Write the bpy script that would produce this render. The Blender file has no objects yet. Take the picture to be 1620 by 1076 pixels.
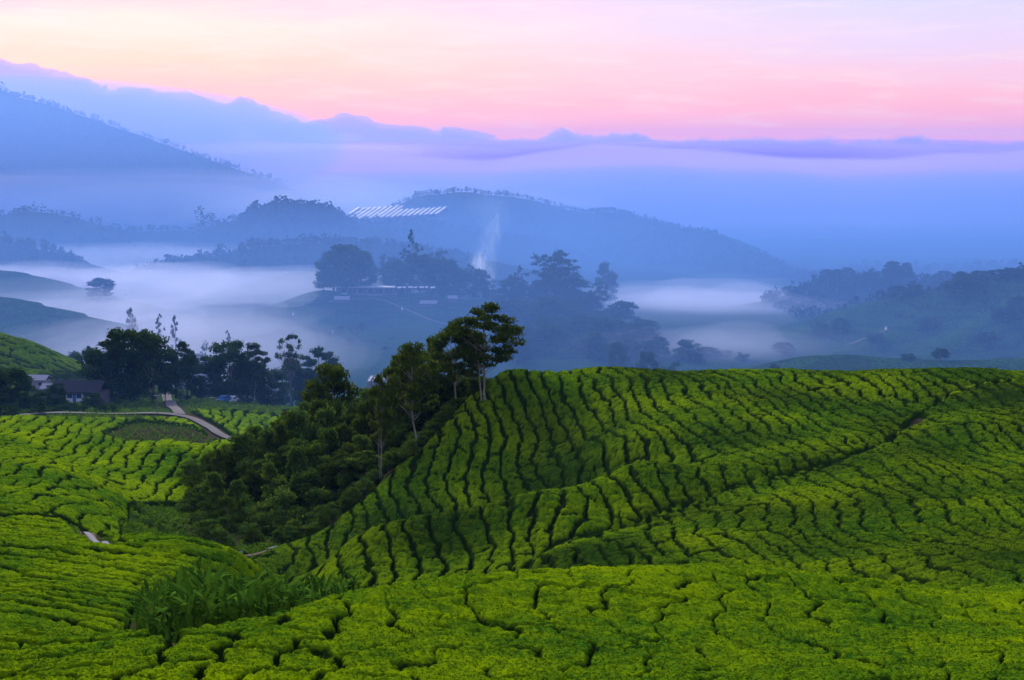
import bpy, math, random
import numpy as np
random.seed(7)
rng = np.random.default_rng(7)
R = math.radians
D = bpy.data
scn = bpy.context.scene
COL = scn.collection

# ---------------------------------------------------------------- camera
F = 2225.0                      # focal length in pixels of a 1620 px wide frame
PITCH = R(7.9)
cam_d = D.cameras.new('camera')
cam_d.sensor_width = 36.0
cam_d.lens = F / 1620 * 36
cam_d.clip_start = 0.5
cam_d.clip_end = 40000
cam = D.objects.new('camera', cam_d)
COL.objects.link(cam)
cam.location = (0, 0, 0)
cam.rotation_euler = (R(90) - PITCH, 0, 0)
scn.camera = cam

# ---------------------------------------------------------------- colour, sampling
scn.view_settings.view_transform = 'Standard'
scn.view_settings.look = 'None'
scn.view_settings.exposure = 0.0
scn.view_settings.gamma = 1.0
scn.view_settings.use_curve_mapping = False
scn.render.engine = 'CYCLES'
scn.cycles.use_denoising = True
scn.cycles.max_bounces = 5
scn.cycles.diffuse_bounces = 2
scn.cycles.glossy_bounces = 1
scn.cycles.transmission_bounces = 2
scn.cycles.transparent_max_bounces = 12
scn.cycles.volume_bounces = 1
scn.cycles.volume_step_rate = 1.5
scn.cycles.sample_clamp_indirect = 4

SUN_EL, SUN_AZ = R(24), R(-18)          # azimuth clockwise from the view axis (+Y)

# ---------------------------------------------------------------- sun
sun_d = D.lights.new('sun', 'SUN')
sun_d.energy = 5.0
sun_d.angle = R(11)
sun_d.color = (1.0, 0.93, 0.84)
sun = D.objects.new('sun', sun_d)
COL.objects.link(sun)
from mathutils import Vector, Matrix
sdir = Vector((math.sin(SUN_AZ) * math.cos(SUN_EL), math.cos(SUN_AZ) * math.cos(SUN_EL), math.sin(SUN_EL)))
sun.rotation_euler = sdir.to_track_quat('Z', 'Y').to_euler()

# ---------------------------------------------------------------- node helpers
class NT:
    def __init__(s, tree):
        s.t = tree; s.n = tree.nodes; s.l = tree.links
    def node(s, kind, **kw):
        n = s.n.new(kind)
        for k, v in kw.items():
            if k.startswith('i_'):
                n.inputs[k[2:].replace('_', ' ')].default_value = v
            else:
                setattr(n, k, v)
        return n
    def link(s, a, b): s.l.new(a, b)
    def put(s, v, sock):
        if isinstance(v, (int, float, tuple, list)): sock.default_value = v
        else: s.l.new(v, sock)
    def math(s, op, a, b=0.0, c=None, clamp=False):
        n = s.n.new('ShaderNodeMath'); n.operation = op; n.use_clamp = clamp
        s.put(a, n.inputs[0]); s.put(b, n.inputs[1])
        if c is not None: s.put(c, n.inputs[2])
        return n.outputs[0]
    def step(s, v, lo, hi, a=0.0, b=1.0):
        n = s.n.new('ShaderNodeMapRange'); n.interpolation_type = 'SMOOTHSTEP'
        s.put(v, n.inputs['Value'])
        s.put(lo, n.inputs['From Min']); s.put(hi, n.inputs['From Max'])
        n.inputs['To Min'].default_value = a; n.inputs['To Max'].default_value = b
        return n.outputs['Result']
    def mix(s, f, a, b, blend='MIX'):
        n = s.n.new('ShaderNodeMix'); n.data_type = 'RGBA'; n.blend_type = blend
        s.put(f, n.inputs[0])
        for v, sock in ((a, n.inputs[6]), (b, n.inputs[7])):
            if isinstance(v, (tuple, list)) and len(v) == 3: v = (*v, 1)
            s.put(v, sock)
        return n.outputs[2]
    def noise(s, vec, scale, detail=3, rough=0.55, dist=0.0):
        n = s.n.new('ShaderNodeTexNoise')
        s.put(vec, n.inputs['Vector'])
        n.inputs['Scale'].default_value = scale; n.inputs['Detail'].default_value = detail
        n.inputs['Roughness'].default_value = rough; n.inputs['Distortion'].default_value = dist
        return n.outputs[0]
    def ramp(s, f, stops, interp='LINEAR'):
        n = s.n.new('ShaderNodeValToRGB'); n.color_ramp.interpolation = interp
        s.put(f, n.inputs[0])
        el = n.color_ramp.elements
        while len(el) < len(stops): el.new(0.5)
        for e, (p, c) in zip(el, stops):
            e.position = p; e.color = (*c, 1) if len(c) == 3 else c
        return n.outputs[0]
    def curve(s, v, pts, x0, x1, y0, y1):
        """float curve through pts given in real units"""
        t = s.math('DIVIDE', s.math('SUBTRACT', v, x0), x1 - x0, clamp=True)
        n = s.n.new('ShaderNodeFloatCurve')
        cu = n.mapping.curves[0]
        P = [((x - x0) / (x1 - x0), (y - y0) / (y1 - y0)) for x, y in pts]
        cu.points[0].location = P[0]; cu.points[1].location = P[-1]
        for p in P[1:-1]: cu.points.new(*p)
        n.mapping.update()
        s.put(t, n.inputs['Value'])
        return s.math('MULTIPLY_ADD', n.outputs[0], y1 - y0, y0)

# ---------------------------------------------------------------- world: dawn sky with a low bank of cloud
def el_of(py):                  # sine of elevation for an image row of the photograph
    return math.sin(math.atan((538 - py) / F) - PITCH)
def az_of(px): return (px - 810) / F
world = D.worlds.new('World'); scn.world = world; world.use_nodes = True
w = NT(world.node_tree); w.n.clear()
geo = w.node('ShaderNodeTexCoord').outputs['Generated']
sep = w.node('ShaderNodeSeparateXYZ'); w.link(geo, sep.inputs[0])
X, Y, Z = sep.outputs
az = w.math('ARCTAN2', X, Y)
# stretched coordinates: cloud streaks lie flat
cv = w.node('ShaderNodeCombineXYZ'); w.put(az, cv.inputs[0]); w.put(w.math('MULTIPLY', Z, 7.0), cv.inputs[1])
cv2 = w.node('ShaderNodeCombineXYZ'); w.put(az, cv2.inputs[0]); w.put(w.math('MULTIPLY', Z, 1.6), cv2.inputs[1])
streak = w.noise(cv.outputs[0], 5.0, 5, 0.6, 0.6)
streak2 = w.noise(cv.outputs[0], 14.0, 4, 0.6, 0.3)
puff = w.noise(cv2.outputs[0], 20.0, 8, 0.62, 0.5)
sky_l = w.ramp(w.math('MULTIPLY_ADD', w.math('SUBTRACT', streak, 0.5), 0.05, Z), [
    (0.0, (1.12, 0.38, 0.50)), (0.030, (1.12, 0.46, 0.50)), (0.055, (1.12, 0.60, 0.50)), (0.082, (1.10, 0.72, 0.66)),
    (0.105, (1.00, 0.56, 0.70)), (0.20, (0.72, 0.58, 0.88)), (0.45, (0.50, 0.56, 1.0)), (1.0, (0.42, 0.52, 1.0))])
sky_r = w.ramp(w.math('MULTIPLY_ADD', w.math('SUBTRACT', streak, 0.5), 0.05, Z), [
    (0.0, (1.08, 0.38, 0.56)), (0.025, (1.05, 0.46, 0.58)), (0.045, (0.95, 0.56, 0.72)), (0.07, (0.82, 0.63, 0.88)),
    (0.10, (0.72, 0.66, 0.98)), (0.20, (0.62, 0.62, 1.0)), (0.45, (0.50, 0.56, 1.0)), (1.0, (0.42, 0.52, 1.0))])
sky = w.mix(w.step(az, -0.25, 0.28), sky_l, sky_r)
sky = w.mix(w.math('MULTIPLY', w.step(streak2, 0.45, 0.75), 0.35), sky, (1.0, 0.78, 0.80))
# cloud bank
edge = [(-.50, 95), (az_of(-60), 100), (az_of(0), 108), (az_of(60), 104), (az_of(110), 118), (az_of(170), 132), (az_of(250), 143),
        (az_of(330), 157), (az_of(375), 161), (az_of(398), 153), (az_of(420), 166), (az_of(460), 182), (az_of(520), 190), (az_of(550), 181), (az_of(580), 186), (az_of(610), 202),
        (az_of(720), 208), (az_of(810), 216), (az_of(860), 208), (az_of(893), 201), (az_of(925), 208), (az_of(980), 214), (az_of(1100), 220), (az_of(1300), 222),
        (az_of(1450), 226), (az_of(1620), 220), (.5, 220)]
ec = w.curve(az, [(a, el_of(p)) for a, p in edge], -0.5, 0.5, -0.01, 0.07)
diff = w.math('SUBTRACT', w.math('MULTIPLY_ADD', w.math('SUBTRACT', puff, 0.5), 0.030, ec), Z)      # >0 inside the cloud
soft = w.step(az, -0.1, 0.2, 0.0009, 0.0035)
bank = w.step(w.math('DIVIDE', diff, soft), -0.6, 1.0)
depth = w.math('DIVIDE', diff, 0.05, clamp=True)
bank_c = w.ramp(w.math('ADD', depth, w.math('MULTIPLY', w.math('SUBTRACT', streak, 0.5), 0.5)), [
    (0.0, (0.33, 0.30, 0.88)), (0.35, (0.29, 0.31, 0.88)), (0.6, (0.45, 0.41, 0.92)), (1.0, (0.46, 0.46, 0.97))])
bank_c = w.mix(w.step(diff, 0.0, 0.006, 0.35, 0.0), bank_c, (0.95, 0.5, 0.75))
sky = w.mix(bank, sky, bank_c)
nish = w.node('ShaderNodeTexSky', sky_type='NISHITA', sun_disc=False, sun_elevation=SUN_EL, sun_rotation=SUN_AZ)
bg1 = w.node('ShaderNodeBackground'); w.put(sky, bg1.inputs[0]); bg1.inputs[1].default_value = 1.03
bg2 = w.node('ShaderNodeBackground'); w.link(nish.outputs[0], bg2.inputs[0]); bg2.inputs[1].default_value = 0.01
add = w.node('ShaderNodeAddShader'); w.link(bg1.outputs[0], add.inputs[0]); w.link(bg2.outputs[0], add.inputs[1])
wo = w.node('ShaderNodeOutputWorld'); w.link(add.outputs[0], wo.inputs[0])

# ================================================================ terrain heights (metres, camera at z = 0)
CP, SP = math.cos(PITCH), math.sin(PITCH)
def ray(px, py):
    v, u = (px - 810) / F, (538 - py) / F
    k = CP + u * SP
    return v / k, (-SP + u * CP) / k        # x and z per metre of Y
def at(px, py, Y):
    a, b = ray(px, py)
    return a * Y, Y, b * Y
def to_px(x, y, z):
    d = y * CP - z * SP
    return 810 + F * x / d, 538 - F * (y * SP + z * CP) / d

CTRL = []
def vis(px, *pts):
    for py, Y in pts: CTRL.append(at(px, py, Y))
def hid(px, *pts):
    for Y, z in pts: CTRL.append(((px - 810) / F * Y * 1.01, Y, z))
for p in (1620, 1740, 1870):
    vis(p, (1076, 50), (1000, 64), (945, 78), (900, 95), (800, 125), (700, 155), (640, 172), (598, 186))
    hid(p, (205, -37), (240, -51), (330, -66), (420, -76))
vis(1500, (1076, 50), (1000, 64), (938, 78), (900, 97), (800, 126), (700, 155), (640, 176), (595, 190)); hid(1500, (208, -37), (245, -52), (330, -67))
vis(1400, (1076, 50), (1000, 63), (932, 76), (900, 100), (850, 112), (760, 135), (700, 153), (640, 177), (592, 195)); hid(1400, (87, -28.8), (212, -38), (250, -54), (330, -68))
vis(1200, (1076, 50), (1000, 62), (917, 76), (900, 104), (850, 116), (765, 136), (700, 158), (640, 182), (590, 202)); hid(1200, (88, -29), (220, -40), (260, -56), (340, -70))
vis(1100, (917, 75), (790, 130), (700, 162), (640, 183), (588, 203))
vis(1000, (1076, 50), (1000, 61), (915, 74), (905, 107), (850, 119), (822, 127), (765, 139), (700, 166), (640, 184), (588, 203)); hid(1000, (88, -30.5), (150, -37.4), (220, -41), (260, -57))
vis(930, (590, 202), (805, 134), (600, 200))
vis(850, (1076, 49), (1000, 60), (920, 72), (905, 112), (870, 119), (817, 131), (790, 165), (740, 173), (680, 184), (596, 200)); hid(850, (86, -31), (144, -40.5), (215, -40), (250, -56))
vis(790, (596, 196), (640, 188)); hid(790, (206, -39), (235, -52))
vis(740, (632, 189)); hid(740, (200, -41))
vis(700, (1076, 48), (1000, 58), (938, 68), (925, 116), (890, 122), (848, 130), (820, 164), (760, 173), (675, 184)); hid(700, (82, -32), (143, -43), (192, -40.5), (205, -46))
vis(620, (1076, 47), (1000, 57), (952, 64), (940, 112), (872, 124), (850, 161), (800, 168), (740, 177)); hid(620, (80, -33), (138, -44), (186, -44.5), (205, -49))
vis(540, (1076, 46), (1000, 56), (968, 60), (920, 118), (890, 135), (850, 159), (812, 167)); hid(540, (73, -27), (90, -36), (178, -48), (200, -51))
vis(460, (1076, 45), (1010, 53), (980, 57), (870, 155)); hid(460, (70, -25.8), (85, -31), (102, -39), (125, -42), (168, -47.5), (200, -50))
vis(380, (1076, 45), (1022, 50), (998, 54), (880, 150)); hid(380, (68, -25.3), (80, -28), (95, -30.6), (115, -38.5), (168, -47.8))
vis(330, (882, 99)); vis(400, (895, 97))
vis(250, (1076, 45), (1030, 50), (876, 103), (910, 92), (860, 158), (800, 178), (750, 200), (700, 222), (655, 250), (640, 275)); hid(250, (62, -23.9), (72, -26.3), (118, -39))
vis(180, (1076, 45), (1020, 56), (850, 114), (905, 91), (960, 78), (640, 272))
vis(100, (1076, 46), (1050, 51), (1020, 59), (950, 76), (900, 90), (870, 100), (850, 112), (835, 122), (800, 138), (780, 152), (760, 165), (738, 178), (722, 206), (700, 216), (660, 245), (640, 270), (605, 294), (572, 308))
hid(100, (188, -44.5), (330, -55), (380, -66))
vis(0, (1076, 48), (1000, 62), (950, 74), (900, 87), (860, 97), (830, 112), (800, 130), (770, 147), (740, 163), (700, 190), (665, 235), (640, 262), (600, 284), (560, 298), (530, 310)); hid(0, (335, -49), (380, -64))
vis(-120, (1076, 50), (1000, 64), (950, 75), (900, 88), (850, 98), (800, 126), (740, 160), (700, 187), (665, 232), (640, 262), (600, 282), (545, 296), (505, 312)); hid(-120, (340, -46), (390, -62))
vis(-300, (1076, 52), (950, 76), (850, 100), (740, 160), (665, 232), (600, 282), (490, 315)); hid(-300, (350, -46))
vis(60, (548, 309), (575, 298)); vis(135, (592, 305), (640, 272)); 
vis(300, (700, 222), (650, 258)); vis(380, (712, 222), (690, 235), (655, 258)); vis(450, (700, 235), (650, 270))
hid(300, (175, -47.5), (200, -48), (330, -58)); hid(200, (330, -57), (390, -68)); hid(450, (320, -60), (400, -74)); hid(600, (240, -54), (300, -62), (400, -76))
hid(800, (330, -70), (420, -80)); hid(1000, (340, -70), (420, -80)); hid(1300, (420, -78))
for x in (-30, -12, 0, 12, 30):
    CTRL += [(x, 0, -1.8), (x, 18, -9.6), (x, 34, -15.9), (x, -20, 1.0)]
CTRL = np.array(CTRL, float)

def tps_fit(P, lam=0.4):
    n = len(P); xy = P[:, :2] / 100.0
    d2 = ((xy[:, None] - xy[None]) ** 2).sum(-1)
    K = np.where(d2 > 0, 0.5 * d2 * np.log(d2 + 1e-20), 0) + np.eye(n) * lam * 1e-3
    A = np.zeros((n + 3, n + 3)); A[:n, :n] = K; A[:n, n] = 1; A[:n, n + 1:] = xy
    A[n, :n] = 1; A[n + 1:, :n] = xy.T
    b = np.zeros(n + 3); b[:n] = P[:, 2]
    return np.linalg.solve(A, b), xy
TPS_W, TPS_XY = tps_fit(CTRL)
def carve_line(pts, x, y, depth, width):
    best = np.full(x.shape, 1e9)
    for a, b in zip(pts[:-1], pts[1:]):
        dx, dy = b[0] - a[0], b[1] - a[1]
        t = np.clip(((x - a[0]) * dx + (y - a[1]) * dy) / (dx * dx + dy * dy), 0, 1)
        best = np.minimum(best, np.hypot(x - a[0] - t * dx, y - a[1] - t * dy))
    return depth * np.exp(-(best / width) ** 2)
def PP(px, Y): return ((px - 810) / F * Y * 1.01, Y)
def tps(x, y):
    x = np.asarray(x, float).ravel(); y = np.asarray(y, float).ravel()
    z = tps0(x, y)
    z -= carve_line([PP(560, 143), PP(700, 146), PP(850, 148), PP(960, 153)], x, y, 4.6, 8)      # dip behind the spur
    z -= carve_line([PP(620, 90), PP(850, 93), PP(1000, 92), PP(1220, 92)], x, y, 3.0, 6.5)      # dip behind the near mound
    z += carve_line([PP(560, 127), PP(700, 131), PP(850, 132), PP(1000, 141)], x, y, 2.0, 4.5)   # crest of the spur
    z -= carve_line([PP(1450, 165), PP(1432, 158), PP(1330, 143), PP(1181, 134), PP(1048, 126), PP(868, 119)], x, y, 1.0, 3.2)
    z += 0.75 * pnoise(x / 17, y / 17, 41) * sst(36, 60, y)
    return z
def tps0(x, y):
    x = np.asarray(x, float).ravel() / 100; y = np.asarray(y, float).ravel() / 100
    out = np.empty(len(x))
    n = len(TPS_XY)
    for i in range(0, len(x), 60000):
        a, b = x[i:i + 60000], y[i:i + 60000]
        d2 = (a[:, None] - TPS_XY[None, :, 0]) ** 2 + (b[:, None] - TPS_XY[None, :, 1]) ** 2 + 1e-12
        out[i:i + 60000] = (0.5 * d2 * np.log(d2)) @ TPS_W[:n] + TPS_W[n] + a * TPS_W[n + 1] + b * TPS_W[n + 2]
    return out

# ---- smooth noise on numpy arrays
PERM = np.random.default_rng(3).permutation(4096)
GR = np.random.default_rng(4).uniform(0, 2 * math.pi, 4096)
def pnoise(x, y, s=0):
    xi = np.floor(x).astype(np.int64); yi = np.floor(y).astype(np.int64)
    xf, yf = x - xi, y - yi
    def g(ix, iy, dx, dy):
        h = PERM[(PERM[(ix + s * 131) & 4095] + iy) & 4095]
        return np.cos(GR[h]) * dx + np.sin(GR[h]) * dy
    u = xf * xf * xf * (xf * (xf * 6 - 15) + 10); v = yf * yf * yf * (yf * (yf * 6 - 15) + 10)
    a = g(xi, yi, xf, yf); b = g(xi + 1, yi, xf - 1, yf)
    c = g(xi, yi + 1, xf, yf - 1); d = g(xi + 1, yi + 1, xf - 1, yf - 1)
    return 1.5 * ((a + (b - a) * u) + ((c + (d - c) * u) - (a + (b - a) * u)) * v)
def hsh(i, j, s=0):
    h = PERM[(PERM[(np.asarray(i) + s * 57) & 4095] + np.asarray(j)) & 4095]
    return (PERM[(h + 91) & 4095] + 0.5) / 4096.0
def sst(e0, e1, x):
    t = np.clip((x - e0) / (e1 - e0), 0, 1); return t * t * (3 - 2 * t)

# ---- far hills: (name, ridge line as (px, py, Y), fall towards the camera, fall behind, roundness)
HILLS = [
    ('tea_knoll_left', [(-160, 405, 830), (0, 425, 830), (60, 453, 815), (110, 470, 805), (165, 472, 790), (200, 478, 780), (230, 492, 765)], .30, .5, 18),
    ('tea_shoulder_left', [(-160, 440, 640), (0, 470, 640), (60, 500, 630), (120, 522, 620), (165, 545, 605)], .28, .45, 14),
    ('wooded_knoll_left', [(-200, 360, 1150), (0, 385, 1140), (60, 396, 1130), (95, 415, 1120), (130, 434, 1110)], .35, .5, 20),
    ('far_woods_left', [(-300, 345, 1500), (0, 356, 1450), (60, 345, 1450), (110, 355, 1450), (190, 362, 1450), (300, 368, 1500), (400, 368, 1500), (450, 345, 1520), (520, 352, 1600), (600, 352, 1700), (700, 356, 1750)], .22, .4, 50),
    ('wooded_knob', [(392, 366, 1520), (418, 340, 1520), (445, 331, 1520), (490, 333, 1520), (520, 348, 1520), (545, 366, 1520)], .35, .5, 14),
    ('mid_woods', [(215, 446, 1100), (260, 420, 1120), (330, 408, 1150), (420, 390, 1150), (520, 384, 1180), (640, 392, 1200), (760, 410, 1200)], .32, .5, 25),
    ('tea_slope_mid', [(340, 490, 880), (400, 462, 900), (440, 443, 920), (480, 431, 940), (530, 425, 960), (600, 424, 960)], .30, .4, 22),
    ('central_hill', [(300, 548, 760), (360, 520, 770), (400, 504, 780), (450, 486, 790), (520, 466, 800), (620, 466, 800), (720, 468, 800), (780, 474, 790), (850, 486, 780), (930, 505, 740), (990, 545, 680), (1060, 578, 640), (1200, 600, 600)], .30, .4, 14),
    ('far_mountain', [(480, 470, 1900), (600, 370, 1980), (650, 334, 2000), (690, 308, 2000), (735, 298, 2000), (800, 312, 2000), (870, 322, 2000), (930, 330, 1980), (1000, 344, 1880), (1080, 364, 1740), (1130, 380, 1640), (1200, 404, 1480), (1300, 434, 1280), (1400, 470, 1120)], .42, .5, 25),
    ('wooded_hill_right', [(1205, 520, 900), (1235, 488, 900), (1285, 462, 905), (1340, 446, 910), (1400, 440, 915), (1470, 446, 920), (1550, 462, 930), (1640, 474, 940)], .36, .5, 25),
    ('tea_hill_right', [(1200, 586, 610), (1270, 546, 640), (1340, 516, 665), (1400, 494, 685), (1460, 468, 700), (1520, 454, 710), (1580, 442, 720), (1650, 437, 728), (1800, 432, 736)], .30, .45, 22),
    ('tea_spur_right', [(1500, 472, 695), (1440, 512, 650), (1370, 550, 600), (1290, 586, 555)], .45, .5, 9),
    ('tea_spur_righter', [(1640, 470, 690), (1560, 506, 640), (1500, 543, 590), (1440, 578, 540)], .45, .5, 9),
    ('ridge_right_far', [(1330, 440, 1500), (1420, 432, 1500), (1500, 428, 1480), (1560, 422, 1470), (1650, 420, 1460), (1850, 415, 1460)], .3, .5, 40),
    ('ridge_right_farther', [(1080, 400, 2700), (1150, 376, 2700), (1210, 370, 2700), (1300, 382, 2700), (1380, 384, 2700), (1460, 376, 2700), (1560, 384, 2700), (1700, 380, 2700), (1900, 375, 2700)], .25, .4, 60),
    ('ridge_right_faint', [(1000, 345, 4200), (1100, 330, 4200), (1200, 322, 4200), (1330, 318, 4200), (1500, 330, 4200), (1800, 325, 4200)], .2, .4, 120),
    ('tea_rise_right', [(1230, 600, 430), (1280, 583, 440), (1330, 574, 450), (1450, 570, 450), (1620, 572, 440), (1850, 568, 430)], .10, .3, 20),
    ('left_mountain', [(-500, 118, 2600), (-200, 112, 2600), (-60, 128, 2600), (0, 149, 2600), (32, 156, 2600), (60, 174, 2600), (92, 192, 2600), (122, 202, 2600), (150, 211, 2600), (178, 230, 2600), (212, 242, 2600), (240, 262, 2600), (285, 279, 2600), (320, 300, 2600), (360, 316, 2600), (450, 345, 2600)], .35, .5, 30),
]
def base_far(x, y):
    return np.interp(y, [0, 330, 420, 520, 800, 1200, 2000, 4000, 12000], [-64, -66, -78, -86, -97, -122, -150, -190, -300])
def tent(x, y, pts, sf, sb, rnd):
    P = np.array([at(*p) for p in pts])
    best = np.full(x.shape, -1e9)
    for a, b in zip(P[:-1], P[1:]):
        dx, dy = b[0] - a[0], b[1] - a[1]; L2 = dx * dx + dy * dy
        t = np.clip(((x - a[0]) * dx + (y - a[1]) * dy) / L2, 0, 1)
        qx, qy = a[0] + t * dx, a[1] + t * dy
        d = np.hypot(x - qx, y - qy)
        s = np.where(y < qy, sf, sb)
        best = np.maximum(best, a[2] + t * (b[2] - a[2]) - s * (np.sqrt(d * d + rnd * rnd) - rnd))
    return best
def far_z(x, y):
    z = base_far(x, y)
    for _, pts, sf, sb, rnd in HILLS:
        Ym = np.mean([p[2] for p in pts])
        k = 2.0 + Ym * 0.004
        near = 1.0
        t = tent(x, y, pts, sf, sb, rnd) + np.clip(pnoise(x / (Ym * .06), y / (Ym * .06), 5) * Ym * 0.006, -9, 9) * sst(Ym * .01, Ym * .06, np.abs(y - Ym))
        h = np.clip(0.5 + 0.5 * (t - z) / k, 0, 1)
        z = z * (1 - h) + t * h + k * h * (1 - h)
    # the tops stay where they are: gentle gullies only on the flanks
    return z
def ground_z(x, y):
    x = np.asarray(x, float); y = np.asarray(y, float)
    sh = x.shape; x = x.ravel(); y = y.ravel()
    z = np.empty(len(x))
    t = sst(330, 430, y + 0.05 * np.abs(x))
    t = np.maximum(t, sst(120, 320, np.abs(x) - 0.55 * np.clip(y, 0, 1e9)))
    t = np.maximum(t, sst(-20, -90, y))
    m = t < 1
    z[~m] = far_z(x[~m], y[~m])
    if m.any():
        zn = tps(x[m], y[m])
        if (t[m] > 0).any():
            zf = far_z(x[m], y[m]); zn = zn * (1 - t[m]) + zf * t[m]
        z[m] = zn
    z = np.where(y < -20, np.maximum(z, -40), z)
    return z.reshape(sh)

# visible-terrain lookup by marching a ray
def hit(px, py, y0=40, y1=420, n=400):
    a, b = ray(px, py)
    Ys = np.linspace(y0, y1, n)
    g = ground_z(a * Ys, Ys); h = b * Ys
    i = int(np.argmax(h <= g))
    return a * Ys[i], Ys[i], g[i]

# ================================================================ mesh helpers
def tagged(o, label=None, cat=None, group=None, kind=None):
    if label: o['label'] = label
    if cat: o['category'] = cat
    if group: o['group'] = group
    if kind: o['kind'] = kind
    return o
def link(name, data, parent=None, loc=(0, 0, 0), rz=0.0, scale=None):
    o = D.objects.new(name, data); COL.objects.link(o)
    if parent: o.parent = parent
    o.location = loc; o.rotation_euler = (0, 0, rz)
    if scale is not None: o.scale = scale if hasattr(scale, '__len__') else (scale,) * 3
    return o
def mesh_np(name, V, Fc, mat, smooth=True):
    """V (n,3), Fc (m,k) with k = 3 or 4"""
    me = D.meshes.new(name)
    V = np.asarray(V, np.float32); Fc = np.asarray(Fc, np.int32)
    n, m, k = len(V), len(Fc), Fc.shape[1]
    me.vertices.add(n); me.vertices.foreach_set('co', V.ravel())
    me.loops.add(m * k); me.loops.foreach_set('vertex_index', Fc.ravel())
    me.polygons.add(m); me.polygons.foreach_set('loop_start', np.arange(0, m * k, k, dtype=np.int32))
    me.polygons.foreach_set('loop_total', np.full(m, k, np.int32))
    me.polygons.foreach_set('use_smooth', np.full(m, smooth, bool))
    me.update(calc_edges=True)
    if mat:
        for q in (mat if isinstance(mat, (list, tuple)) else [mat]): me.materials.append(q)
    return me
def attr(me, name, vals):
    a = me.attributes.new(name, 'FLOAT', 'POINT'); a.data.foreach_set('value', np.asarray(vals, np.float32))
def material(name, rough=0.8, spec=0.3):
    m = D.materials.new(name); m.use_nodes = True
    t = NT(m.node_tree); b = t.n['Principled BSDF']
    b.inputs['Roughness'].default_value = rough
    b.inputs['Specular IOR Level'].default_value = spec
    return m, t, b
def plain(name, col, rough=0.7, spec=0.05, var=0.12, scale=3.0):
    m, t, b = material(name, rough, spec)
    g = t.node('ShaderNodeNewGeometry').outputs['Position']
    n = t.noise(g, scale, 4)
    t.link(t.mix(n, tuple(c * (1 - var * 2) for c in col), tuple(min(1, c * (1 + var * 2)) for c in col)), b.inputs['Base Color'])
    return m
def bump(t, b, h, strength, dist):
    n = t.node('ShaderNodeBump'); n.inputs['Strength'].default_value = strength; n.inputs['Distance'].default_value = dist
    t.put(h, n.inputs['Height']); t.link(n.outputs[0], b.inputs['Normal'])

# ---------------------------------------------------------------- ground material
def ground_material():
    m, t, b = material('ground_cover', 1.0, 0.0)
    pos = t.node('ShaderNodeNewGeometry').outputs['Position']
    at_ = lambda n: t.node('ShaderNodeAttribute', attribute_name=n).outputs['Fac']
    n1 = t.noise(pos, 0.8, 5, 0.65); n2 = t.noise(pos, 4.0, 4, 0.7)
    soil = t.mix(n1, (0.030, 0.022, 0.016), (0.085, 0.055, 0.038))
    grass = t.mix(t.noise(pos, 0.35, 5, 0.7), (0.020, 0.050, 0.006), (0.070, 0.140, 0.012))
    grass = t.mix(n2, grass, (0.018, 0.030, 0.008))
    near = t.mix(at_('grass'), soil, grass)
    # far slopes: tea fields with contour rows, or forest floor
    sep = t.node('ShaderNodeSeparateXYZ'); t.link(pos, sep.inputs[0])
    wob = t.noise(pos, 0.02, 3)
    rows = t.math('SINE', t.math('MULTIPLY', t.math('ADD', sep.outputs[2], t.math('MULTIPLY', wob, 14.0)), 2.2))
    tea = t.mix(t.noise(pos, 0.03, 4), (0.014, 0.044, 0.013), (0.038, 0.100, 0.022))
    tea = t.mix(t.step(rows, 0.2, 0.9, 0.0, 0.55), tea, (0.010, 0.020, 0.008))
    vo = t.node('ShaderNodeTexVoronoi', feature='DISTANCE_TO_EDGE'); t.link(pos, vo.inputs['Vector']); vo.inputs['Scale'].default_value = 0.42
    tea = t.mix(t.step(vo.outputs[0], 0.0, 0.22, 0.85, 0.0), tea, (0.006, 0.014, 0.005))
    wood = t.mix(t.noise(pos, 0.08, 5, 0.7), (0.009, 0.019, 0.010), (0.024, 0.044, 0.018))
    far = t.mix(at_('teaf'), wood, tea)
    c = t.mix(at_('farz'), near, far)
    road = t.mix(n1, (0.20, 0.18, 0.17), (0.34, 0.31, 0.30))
    t.link(c, b.inputs['Base Color'])
    bump(t, b, n2, 0.6, 0.15)
    return m
M_GROUND = ground_material()

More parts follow.
